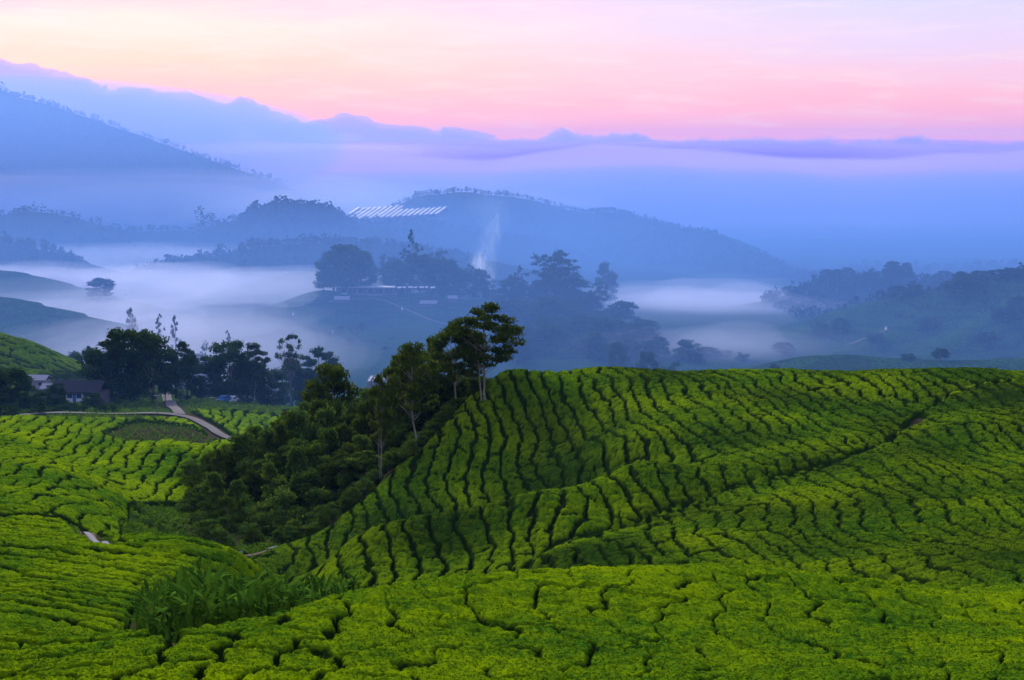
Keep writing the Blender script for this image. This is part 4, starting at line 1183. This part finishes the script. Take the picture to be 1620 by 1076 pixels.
    for i, (px, Yd, py, w) in enumerate([(540, 700, 515, 30), (560, 690, 518, 26), (520, 680, 525, 26), (555, 640, 535, 24), (572, 700, 512, 22), (610, 600, 548, 22), (590, 650, 538, 22), (500, 700, 520, 20), (620, 660, 535, 20), (470, 720, 525, 18)]):
        P('slope_tree', 'feather', i % 2, px, Yd, py, w, 'small faint tree on the front slope below the long building', 'tree', 'small trees on the front slope of the central hill', leaf=M_FARLEAF)
    # right
    P('misty_tree', 'shrub', 0, 1437, 452, 557, 32, 'low dark bush on the light tea rise, left of two', leaf=M_LEAF)
    P('misty_tree', 'dense', 3, 1488, 450, 550, 28, 'round bush on the light tea rise, right of two', leaf=M_LEAF)
    P('misty_tree', 'shrub', 1, 1257, 232, 578, 36, 'dark bush peeking over the ridge crest on the right', leaf=M_LEAF)
    P('misty_tree', 'shrub', 2, 1225, 420, 572, 30, 'faint bush left of the bush on the crest', leaf=M_LEAF)
    P('misty_tree', 'dense', 0, 1521, 712, 428, 34, 'misty tree cluster on the crest of the right tea hill', leaf=M_LEAF)
    P('misty_tree', 'dense', 2, 1548, 716, 428, 40, 'misty tree right of the crest cluster on the right hill', leaf=M_LEAF)
    P('misty_tree', 'dense', 1, 1500, 708, 444, 30, 'low misty tree at the left end of the right crest trees', leaf=M_LEAF)
    for i, (px, py, w) in enumerate([(1580, 430, 50), (1605, 428, 50), (1630, 428, 56)]):
        P('misty_tree', 'dense', i, px, 722, py - 4, w, ['misty tree at the top of the right hill, first', 'misty tree in the middle of the right hilltop', 'misty tree cut by the right edge'][i], leaf=M_LEAF)
    P('misty_tree', 'tiered', 1, 318, 1440, 325, 34, 'tall faint tree standing over the far woods', leaf=M_FARLEAF)
    P('misty_tree', 'feather', 1, 334, 1445, 336, 20, 'thin faint tree beside the tall far tree', leaf=M_FARLEAF)
    P('misty_tree', 'tiered', 0, 378, 1450, 342, 12, 'tiny faint pointed tree left of the far wooded knob', leaf=M_FARLEAF)

# ================================================================ woods on the far hills, one mass per hill
def wood(label, regions, hpx, n, seed, leafq=26):
    """regions: crest line (px,py,Y) and how far down the flank (m); trees as ragged clumps"""
    r = np.random.default_rng(seed)
    Vs, Qs, nn = [], [], 0
    P = np.array([at(*p) for p in regions[0]])
    seg = np.linalg.norm(np.diff(P[:, :2], axis=0), axis=1); cum = np.concatenate([[0], np.cumsum(seg)])
    s = r.uniform(0, cum[-1], n); d = regions[1] * r.random(n) ** 1.15 - 6
    s[:n // 5] = np.linspace(0, cum[-1], n // 5) + r.normal(size=n // 5) * 3; d[:n // 5] = r.uniform(-8, 4, n // 5)
    X = np.interp(s, cum, P[:, 0]); Yc = np.interp(s, cum, P[:, 1]) - d
    Zg = ground_z(X, Yc)
    for x, y, z in zip(X, Yc, Zg):
        h = hpx * y / F * r.uniform(.6, 1.25) * (1.5 if r.random() < .06 else 1); w = h * r.uniform(.45, .75)
        c = r.normal(size=(leafq, 3)); c /= np.linalg.norm(c, axis=1)[:, None]; c *= r.uniform(.5, 1, leafq)[:, None]
        C = np.array([x, y, z + h * .5]) + c * (w * .62, w * .62, h * .5)
        V, Q = leaf_quads(r, C, h * .17, .6, .8)
        Vs.append(V); Qs.append(Q + nn); nn += len(V)
    me = mesh_np('woods', np.concatenate(Vs), np.concatenate(Qs), M_FARLEAF, False)
    o = link('woods', me); tagged(o, label, 'woods', kind='stuff')
def far_woods():
    H = {h[0]: h[1] for h in HILLS}
    wood('forest covering the far blue mountain', (H['far_mountain'], 300), 7.5, 3400, 1, 14)
    wood('woods on the low far ridge at the left', (H['far_woods_left'], 260), 9, 1300, 2, 16)
    wood('dark wooded knob left of the far greenhouses', (H['wooded_knob'], 60), 13, 420, 3)
    wood('woods on the hill behind the central grove', (H['mid_woods'], 170), 11, 1300, 4, 17)
    wood('woods on the small left knoll', (H['wooded_knoll_left'], 90), 13, 380, 5, 22)
    wood('woods on the hill at the right above the fog', (H['wooded_hill_right'], 200), 13, 900, 6, 22)
    wood('trees on the far right ridge', (H['ridge_right_far'], 120), 10, 420, 7, 20)
    wood('faint trees on the farther right ridge', (H['ridge_right_farther'], 200), 6, 500, 8, 16)
    wood('forest on the left mountain', (H['left_mountain'], 500), 8, 2200, 9, 14)
    wood('bushes along the upper tea hill on the right', (H['tea_hill_right'][3:], 60), 8, 160, 10, 20)

def undergrowth():
    r = np.random.default_rng(21); N = 70000
    px = r.uniform(-120, 520, N); Yd = np.concatenate([r.uniform(104, 215, N // 2), r.uniform(215, 330, N - N // 2)])
    x = (px - 810) / F * Yd * 1.03; z = ground_z(x, Yd); st = region_masks(x, Yd, z)
    bare = polydist(ROAD, x, Yd) < 2.6; bare |= polydist(ROAD_UP, x, Yd) < 2.4; bare |= polydist(LEFT_PATH, x, Yd) < .9; bare |= polydist(GULLY_PATH, x, Yd) < 1.0
    k = (st == 0) & ~bare & (pnoise(x / 4, Yd / 4, 51) > -.25 - .3 * (r.random(N)))
    x, y, z = x[k], Yd[k], z[k]
    C = np.stack([x, y, z + r.uniform(0, .45, len(x)) * (1 + .8 * pnoise(x / 3, y / 3, 52))], 1)
    V, Q = leaf_quads(r, C, .30, .2, .45)
    o = link('undergrowth', mesh_np('undergrowth', V, Q, M_GRASS, False)); tagged(o, 'grass and weeds in the gully and beside the valley road', 'undergrowth', kind='stuff')

# ================================================================ roads and tracks draped on the ground
M_ROAD = plain('pale_dirt', (0.10, 0.092, 0.09), 0.95, 0.1, 0.18, 0.6)
M_CONC = plain('pale_concrete_path', (0.15, 0.15, 0.165), 0.9, 0.1, 0.12, 0.8)
def strip(name, label, line, width, mat, lift=0.06, taper=None, step=1.2):
    P = np.array(line, float); seg = np.hypot(*np.diff(P, axis=0).T); cum = np.concatenate([[0], np.cumsum(seg)])
    s = np.linspace(0, cum[-1], max(3, int(cum[-1] / step)))
    X = np.interp(s, cum, P[:, 0]); Yv = np.interp(s, cum, P[:, 1])
    k = np.ones(7) / 7; n_ = len(X)
    if n_ > 20:
        X[3:-3] = np.convolve(X, k, 'valid'); Yv[3:-3] = np.convolve(Yv, k, 'valid')
    T = np.stack([np.gradient(X), np.gradient(Yv)], 1); T /= np.linalg.norm(T, axis=1)[:, None] + 1e-9
    N = np.stack([-T[:, 1], T[:, 0]], 1)
    w_ = width / 2 * (1 + .18 * pnoise(s / 4, s * 0 + 3, 40))
    V = []
    us = np.linspace(-1, 1, 5)
    for u in us:
        x = X + N[:, 0] * w_ * u; y = Yv + N[:, 1] * w_ * u
        V.append(np.stack([x, y, ground_z(x, y) + lift + .05 * (1 - u * u)], 1))
    V = np.stack(V, 1); nr = len(X); V = V.reshape(-1, 3)
    i = (np.arange(nr - 1)[:, None] * 5 + np.arange(4)[None]).ravel()
    Q = np.stack([i, i + 5, i + 6, i + 1], 1)
    o = link(name, mesh_np(name, V, Q, mat)); tagged(o, kind='structure'); return o
def roads():
    strip('road', '', ROAD, 1.9, M_ROAD, .25)
    strip('road', '', ROAD_UP, 2.0, M_ROAD, .31)
    strip('path', '', CONC_PATH, 0.5, M_CONC, .12)
    strip('path', '', LEFT_PATH, 0.8, plain('trodden_earth', (0.10, 0.07, 0.05), .95, .05, .2, 1.5), .05)
    strip('path', '', drop_hit([(424, 872), (450, 862), (478, 852)], 125, 175), 0.6, M_CONC, .28)
    strip('path', '', drop_hit([(360, 885), (400, 879), (430, 870)], 125, 175), 0.7, plain('gully_earth', (0.08, 0.055, 0.035), .95, .05, .2, 1.5), .12)
    # tracks on the front of the central hill and on the right hill
    strip('track', '', drop([(430 + 90, 486, 780), (560, 480, 783), (600, 479, 785), (636, 488, 775), (665, 500, 762), (692, 514, 748), (720, 530, 735)]), 1.3, M_ROAD, .6, step=5)
    strip('track', '', drop([(1345, 560, 615), (1362, 548, 625), (1376, 541, 630), (1392, 543, 634), (1404, 546, 636)]), 1.5, M_ROAD, .7, step=5)

# ================================================================ buildings
M_WALL = plain('white_wall', (0.80, 0.80, 0.82), 0.7, 0.2, 0.04)
M_BLUE = plain('blue_paint', (0.04, 0.16, 0.42), 0.5, 0.3, 0.08)
M_ROOF = plain('dark_roof', (0.022, 0.022, 0.030), 0.7, 0.2, 0.2)
M_TIN = plain('pale_tin', (0.24, 0.25, 0.29), 0.8, 0.05, 0.08, 1.0)
M_GLASS, _t, _b = material('window_glass', 0.12, 0.5); _b.inputs['Base Color'].default_value = (0.03, 0.05, 0.08, 1)
M_PLASTIC, _t, _b = material('greenhouse_film', 0.4, 0.4); _b.inputs['Base Color'].default_value = (0.30, 0.31, 0.34, 1)
M_STEEL = plain('grey_steel', (0.13, 0.135, 0.15), 0.7, 0.4, 0.1)
def bx(A, x0, x1, y0, y1, z0, z1):
    V = np.array([(x, y, z) for z in (z0, z1) for y in (y0, y1) for x in (x0, x1)], float)
    A.add(V, [(0, 2, 3, 1), (4, 5, 7, 6), (0, 1, 5, 4), (2, 6, 7, 3), (0, 4, 6, 2), (1, 3, 7, 5)])
def boxes(name, parent, mat, *bs, loc=(0, 0, 0)):
    A = Acc()
    for b in bs: bx(A, *b)
    return link(name, A.mesh(name, mat, False), parent, loc)
def gable(name, parent, mat, x0, x1, y0, y1, z0, zr, th=.18, ridge_x=True):
    """pitched roof of real thickness with its ridge along x"""
    ym = (y0 + y1) / 2; V = []
    for x in (x0, x1):
        V += [(x, y0, z0), (x, ym, zr), (x, y1, z0), (x, y0, z0 + th), (x, ym, zr + th), (x, y1, z0 + th)]
    Q = [(0, 3, 4, 1), (1, 4, 5, 2), (6, 7, 10, 9), (7, 8, 11, 10), (3, 9, 10, 4), (4, 10, 11, 5), (0, 1, 7, 6), (1, 2, 8, 7), (0, 6, 9, 3), (2, 5, 11, 8)]
    return link(name, mesh_np(name, V, Q, mat, False), parent)
def house():
    x, y, _ = at(118, 636, 274); z = gz(x, y)
    h = link('house', None, loc=(x, y, z), rz=R(-6)); tagged(h, 'small white house with blue windows and a long dark roof beside the valley trees', 'house')
    boxes('wall', h, M_WALL, (-1.7, 1.7, 0, 5, -.8, 2.3)); dk = plain('dark_wall', (.10, .09, .10)); boxes('wall', h, dk, (-5.4, -1.71, .4, 5, -.8, 2.2)); boxes('wall', h, dk, (1.71, 5.2, .4, 5, -.8, 2.2))
    r1 = gable('roof', h, M_ROOF, -5, 5.4, -.7, 5.6, 2.2, 4.1)
    for k in (-1.0, 1.0):
        f = boxes('window', h, M_BLUE, (k * .95 - .52, k * .95 + .52, -.05, 0.05, 1.05, 2.0))
        boxes('pane', f, M_GLASS, (k * .95 - .42, k * .95 - .04, -.07, -.045, 1.13, 1.92), (k * .95 + .04, k * .95 + .42, -.07, -.045, 1.13, 1.92))
    d = boxes('door', h, M_BLUE, (-.34, .34, -.06, .05, 0, 2.0)); boxes('handle', d, M_STEEL, (.2, .27, -.10, -.06, .95, 1.05))
    x, y, _ = at(150, 638, 284); z = gz(x, y)
    s = link('shed', None, loc=(x, y, z)); tagged(s, 'dark roofed shed between the white house and the big trees', 'shed')
    boxes('wall', s, plain('shed_wall', (.12, .12, .16)), (-2.4, 2.4, 0, 3.5, -.6, 1.9)); gable('roof', s, M_ROOF, -2.8, 2.8, -.5, 4, 1.9, 3.2); boxes('door', s, M_STEEL, (-.5, .5, -.05, 0, 0, 1.7))
    for i, (px, py, Y, w_, lab) in enumerate([(56, 622, 281, 4.2, 'long low shed with a pale tin roof left of the dark roofed house'), (76, 632, 276, 2.6, 'low shed with a pale tin roof beside the garden tree')]):
        x, y, _ = at(px, py, Y); z = gz(x, y)
        s = link('shed', None, loc=(x, y, z), rz=R(-4)); tagged(s, lab, 'shed')
        boxes('wall', s, plain('grey_wall', (.30, .30, .36)), (-w_ / 2, w_ / 2, 0, 3, -.8, 1.7)); gable('roof', s, M_TIN, -w_ / 2 - .3, w_ / 2 + .3, -.4, 3.4, 1.7, 2.5)
        for k in (-.25, .25): boxes('window', s, M_GLASS, (k * w_ - .35, k * w_ + .35, -.03, 0, .7, 1.3))
def car(px, py, Y, mat, label, rz=0.0):
    x, y, _ = at(px, py, Y); z = gz(x, y)
    c = link('parked_car', None, loc=(x, y, z + .02), rz=rz); tagged(c, label, 'car')
    V, Q = [], []
    prof = [(-2.1, .35), (-2.1, .85), (-1.3, .98), (-.7, 1.45), (.75, 1.45), (1.35, .95), (2.1, .80), (2.1, .35)]
    n = len(prof)
    for s, ins in ((-.82, 0), (.82, 0)):
        V += [(a, s * (1 if b < 1.2 else .82), b) for a, b in prof]
    Q = [(i, (i + 1) % n, n + (i + 1) % n, n + i) for i in range(n)]
    fan = [(0, 1, 6, 7), (1, 2, 5, 6), (2, 3, 4, 5)]
    Q += [tuple(reversed(f)) for f in fan] + [tuple(n + i for i in f) for f in fan]
    link('body', mesh_np('body', V, Q, mat, False), c)
    boxes('window', c, M_GLASS, (-.95, .95, -.80, -.74, 1.0, 1.32), (-.95, .95, .74, .80, 1.0, 1.32))
    for wx in (-1.3, 1.3):
        for wy in (-.8, .8):
            link('wheel', mesh_np('wheel', *tube_np([(0, -.11, 0), (0, .11, 0)], [.33, .33], 12), M_ROOF), c, loc=(wx, wy, .33))
def valley_things():
    car(355, 645, 286, plain('dull_blue_paint', (.03, .08, .2)), 'blue parked car under the long valley tree row', 1.2)
    car(367, 645, 288, M_TIN, 'white parked car to the right of the blue one', 1.4)
    car(140, 641, 274, M_TIN, 'white parked car beside the white house', 1.3)
    for px, py, Y, top, lab in [(249, 668, 248, 640 - 18, 'thin pole beside the road junction'), (336, 648, 280, 626, 'thin pole at the left of the valley tree row'), (431, 640, 310, 623, 'pale pole at the right end of the valley tree row')]:
        x, y, _ = at(px, py, Y); z = gz(x, y); ht = ray(px, top)[1] * Y - z
        p = link('pole', None, loc=(x, y, z)); tagged(p, lab, 'pole')
        link('post', mesh_np('post', *tube_np([(0, 0, -.3), (0, 0, ht)], [.10, .07], 6), M_STEEL), p); boxes('crossbar', p, M_STEEL, (-.5, .5, -.05, .05, ht - .5, ht - .4))
    # pale seedling trays and rocks by the gully path
    for px, py, Y, w_, lab in [(378, 877, 152, .3, 'small pale rock above the path at the end of the left slope'), (376, 886, 149, .35, 'flat pale rock on the path at the end of the left slope')]:
        x, y, _ = at(px, py, Y); z = gz(x, y); r = np.random.default_rng(int(px))
        th = np.linspace(0, 2 * math.pi, 10, endpoint=False); V = [(0, 0, .5 * w_)]
        for k, (rr, zz) in enumerate([(.55, .42), (.95, .2), (1.0, -.2)]): V += [(w_ * rr * math.cos(t) * r.uniform(.8, 1.2) * 1.6, w_ * rr * math.sin(t) * r.uniform(.8, 1.2), w_ * zz) for t in th]
        Q = [(1 + k * 10 + i, 1 + (k + 1) * 10 + i, 1 + (k + 1) * 10 + (i + 1) % 10, 1 + k * 10 + (i + 1) % 10) for k in range(2) for i in range(10)]
        Q += [(0, 1 + i, 1 + (i + 1) % 10, 1 + (i + 1) % 10) for i in range(10)]
        o = link('rock', mesh_np('rock', V, [q for q in Q if len(set(q)) == 4], M_CONC), loc=(x, y, z + .3)); tagged(o, lab, 'rock')

M_PALE = plain('pale_roof_sheet', (0.42, 0.43, 0.47), 0.7, 0.2, 0.1)
def hilltop_building():
    x0, y0, z0 = at(532, 466, 806); x1 = at(690, 466, 806)[0]; L = x1 - x0
    z = gz((x0 + x1) / 2, y0 - 6)
    b = link('hilltop_building', None, loc=(x0, y0 - 8, z)); tagged(b, 'long low building with a thin white roof line on top of the central hill', 'building')
    top = at(600, 463, 800)[2] - z
    top = max(top, 5.0)
    boxes('floor_slab', b, M_STEEL, (0, L * .62, 0, 7, top - 4.6, top - 4.3))
    boxes('wall', b, plain('dim_wall', (.10, .10, .13)), (.5, L * .60, 3, 6.5, top - 4.3, top - .6))
    boxes('roof', b, M_PALE, (-1.5, L * .60, -1.2, 8, top - .35, top - .1))
    for k in range(7): boxes('roof', b, M_WALL, (L * .62 + k * L * .055, L * .62 + k * L * .055 + L * (.030 if k % 2 else .042), -.5, 6, top - .7 + .1 * (k % 3), top - .35 + .1 * (k % 3)))
    for k in range(12): boxes('column', b, M_STEEL, (1 + k * L * .052, 1.3 + k * L * .052, -.6, -.3, top - 4.3, top - .5))
    for k in range(6): boxes('window', b, M_GLASS, (3 + k * L * .09, 3 + k * L * .09 + L * .06, 2.9, 3.0, top - 3.8, top - 1.6))
    for k in range(5): boxes('stilt', b, M_STEEL, (2 + k * L * .14, 2.5 + k * L * .14, .2, .7, -3, top - 4.6))
    d = link('terrace', None, b); 
    D.objects.remove(d)
    boxes('terrace', b, M_TIN, (0, L * .13, -3.5, -.7, top - 4.6, top - 4.35)); boxes('railing', b, M_WALL, (0, L * .13, -3.5, -3.35, top - 3.6, top - 3.4), (0, .15, -3.5, -3.35, top - 4.35, top - 3.6), (L * .13 - .15, L * .13, -3.5, -3.35, top - 4.35, top - 3.6))
    for px, py, Y, w_, lab in [(838, 462, 815, 7, 'pale pitched roof showing between the trees right of the smoke'), (716, 470, 790, 5, 'small pale roof at the right end of the hilltop building'), (541, 484, 780, 8, 'pale flat roof just below the left end of the hilltop building'), (678, 484, 780, 9, 'pale flat roof below the right part of the hilltop building')]:
        x, y, zz = at(px, py, Y); z = gz(x, y); zz = max(zz, z + 2.6)
        s = link('hut', None, loc=(x, y, z)); tagged(s, lab, 'hut')
        boxes('wall', s, plain('hut_wall', (.15, .15, .19)), (-w_ / 2, w_ / 2, 0, 4, -1.5, zz - z - 1)); gable('roof', s, M_TIN, -w_ / 2 - .4, w_ / 2 + .4, -.8, 4.8, zz - z - 1, zz - z + .6)
        boxes('door', s, M_STEEL, (-.5, .5, -.05, 0, 0, 1.8))
def greenhouses():
    films = {}
    def film(W, Ln):
        key = (round(W), round(Ln))
        if key not in films:
            n = 9; th = np.linspace(0, math.pi, n); A = Acc()
            ar = [(W / 2 * math.cos(t), 2.0 + W * .32 * math.sin(t)) for t in th]
            V = [(a, y, c) for y in (0, Ln) for a, c in ar]
            A.add(np.array(V), [(i, i + n, i + n + 1, i + 1) for i in range(n - 1)])
            bx(A, -W / 2, W / 2, 0, .1, 0, 2.0); bx(A, -W / 2, W / 2, Ln - .1, Ln, 0, 2.0)
            V = [(ar[i][0], y, ar[i][1]) for y in (0.0, Ln) for i in range(n)]
            E = [(i, i + 1, n - 2 - i, n - 1 - i) for i in range((n - 1) // 2)]
            A.add(np.array(V), E + [tuple(n + k for k in reversed(e)) for e in E])
            F_ = Acc()
            for s in (-1, 1): bx(F_, s * W / 2 - .12, s * W / 2 + .12, -.1, Ln + .1, -2.5, 2.05)
            films[key] = (A.mesh('film', M_PLASTIC, False), F_.mesh('frame', M_STEEL, False))
        return films[key]
    for i in range(18):
        t = i / 17; px = 540 + 148 * t + 2; Y = 1660; x, y, _ = at(px, 352 - 4 * t, Y)
        z = at(px, 351 - 9 * t, Y)[2]; z = max(z, gz(x, y) + .5)
        f, fr = film(3.5, 40 if i < 9 else 26)
        o = link('greenhouse', None, loc=(x, y, z), rz=R(-24)); o.rotation_euler = (R(17), 0, R(-26))
        tagged(o, 'long white greenhouse tunnel in the far row, ' + ('left half, longer' if i < 9 else 'right half beside the far mountain, shorter'), 'greenhouse', 'far greenhouses, ' + ('left half' if i < 9 else 'right half'))
        link('film', f, o); link('frame', fr, o)
    for i in range(5):
        px = 594 + i * 4.6; x, y, _ = at(px, 604, 330); z = at(px, 600, 330)[2]
        f, fr = film(0.66, 4)
    # workshop with a saw-toothed pale roof in the gap between the trees
    x, y, _ = at(603, 606, 345); z = gz(x, y); zt = at(603, 592, 345)[2]; h = max(3.0, zt - z - 1.5)
    b = link('workshop', None, loc=(x, y, z)); tagged(b, 'pale workshop with a ribbed roof glimpsed through the gap between the jungle trees', 'building')
    boxes('wall', b, plain('workshop_wall', (.30, .31, .42)), (-3.5, 3.5, 0, 8, -2, h - 1.6))
    for k in range(6): gable('roof', b, M_WALL, 0, .1, 0, 1, 0, .1) if False else boxes('roof', b, M_TIN, (-3.4 + k * 1.15, -2.7 + k * 1.15, -.4, 8, h - 1.6, h - .2 + .1 * (k % 2)))
    for k in range(3): boxes('window', b, M_GLASS, (-2.8 + k * 2.1, -1.6 + k * 2.1, -.03, 0, h - 3.6, h - 2.4))
def far_lights():
    # small pale huts and masts seen as light specks on the misty slopes
    for px, py, Y, lab in [(464, 510, 765, 'tiny white hut on the front slope left of the centre'), (1512, 466, 702, 'tiny white hut on the right tea hill'), (1271, 518, 860, 'tiny white hut at the foot of the right wooded hill'), (1401, 543, 640, 'tiny white hut at the end of the pale track'), (636, 490, 772, 'tiny white hut where the hill track bends'), (526, 534, 690, 'tiny white hut low on the central slope')]:
        x, y, _ = at(px, py, Y); z = gz(x, y)
        o = link('hut', None, loc=(x, y, z)); tagged(o, lab, 'hut'); boxes('wall', o, M_WALL, (-.4, .4, 0, .8, -1, 1.3)); gable('roof', o, M_TIN, -.55, .55, -.1, .9, 1.3, 1.7)

# ================================================================ smoke: a plume of soft puffs
def smoke():
    r = random.Random(3)
    m1 = vol_mat('smoke_air', (0.86, 0.90, 1.0), .010, .4); m2 = vol_mat('thin_smoke_air', (0.70, 0.84, 1.0), .0038, .4)
    x, y, z = at(768, 452, 830)
    V, Q, n = [], [], 0
    import bmesh
    def plume(path, rads, mat, name, label):
        nu = 18; V = []
        for k, ((a, b, c), rr) in enumerate(zip(path, rads)):
            for i in range(nu):
                t = 2 * math.pi * i / nu; w_ = rr * (1 + .22 * math.sin(3 * t + k * 1.3) + .1 * math.sin(5 * t + k * 2.1))
                V.append((a + w_ * math.cos(t), b + w_ * math.sin(t), c + .2 * rr * math.sin(2 * t + k)))
        Q = [(k * nu + i, k * nu + (i + 1) % nu, (k + 1) * nu + (i + 1) % nu, (k + 1) * nu + i) for k in range(len(path) - 1) for i in range(nu)]
        bm = bmesh.new(); vs = [bm.verts.new(v) for v in V]
        for q in Q: bm.faces.new([vs[i] for i in q])
        bm.faces.new([vs[i] for i in range(nu)]); bm.faces.new([vs[(len(path) - 1) * nu + i] for i in range(nu)])
        bmesh.ops.recalc_face_normals(bm, faces=bm.faces[:])
        me = D.meshes.new(name); bm.to_mesh(me); bm.free(); me.materials.append(mat)
        o = link(name, me); tagged(o, label, 'smoke', kind='stuff')
    def path(pts, Y=830): return [at(px, py, Y) for px, py in pts]
    for mm in (m1, m2):
        t = NT(mm.node_tree); v = [n for n in t.n if n.type == 'PRINCIPLED_VOLUME'][0]
        pos = t.node('ShaderNodeNewGeometry').outputs['Position']
        mp = t.node('ShaderNodeMapping'); t.link(pos, mp.inputs[0]); mp.inputs['Scale'].default_value = (1, 1, .45); mp.inputs['Rotation'].default_value = (0, .25, 0)
        nn = t.noise(mp.outputs[0], .22, 4, .6, .6)
        t.link(t.math('MULTIPLY', t.step(nn, .40, .68), v.inputs['Density'].default_value * 3.5), v.inputs['Density'])
    for k in (1.25, .95, .65):
        plume(path([(769, 462), (767, 450), (765, 438), (762, 426), (758, 414), (756, 404 - 6 * k)]), [1.6 * k, 3.6 * k, 5.0 * k, 5.0 * k, 4.0 * k, .6], m1, 'smoke', 'dense white foot of the smoke plume rising behind the hilltop trees')
    for k in (1.4, 1.0, .6):
        plume(path([(770, 460), (767, 440), (765, 420), (769, 398), (777, 372), (788, 336)]), [1.5 * k, 5 * k, 7 * k, 6.5 * k, 5 * k, .8], m2, 'smoke', 'rising pale column of the smoke plume')
    plume(path([(772, 400), (778, 375), (780, 350), (772, 325), (760, 305)], 850), [2, 7, 11, 13, 4], vol_mat('drift_smoke_air', (0.5, 0.75, 1.0), .0028, .3), 'smoke', 'thin bluish drift of smoke in front of the far mountain')
build_ground()
build_air()
roads()
build_tea()
near_trees()
broad_plants()
undergrowth()
valley_trees()
house()
valley_things()
hilltop_building()
greenhouses()
far_lights()
far_woods()
smoke()
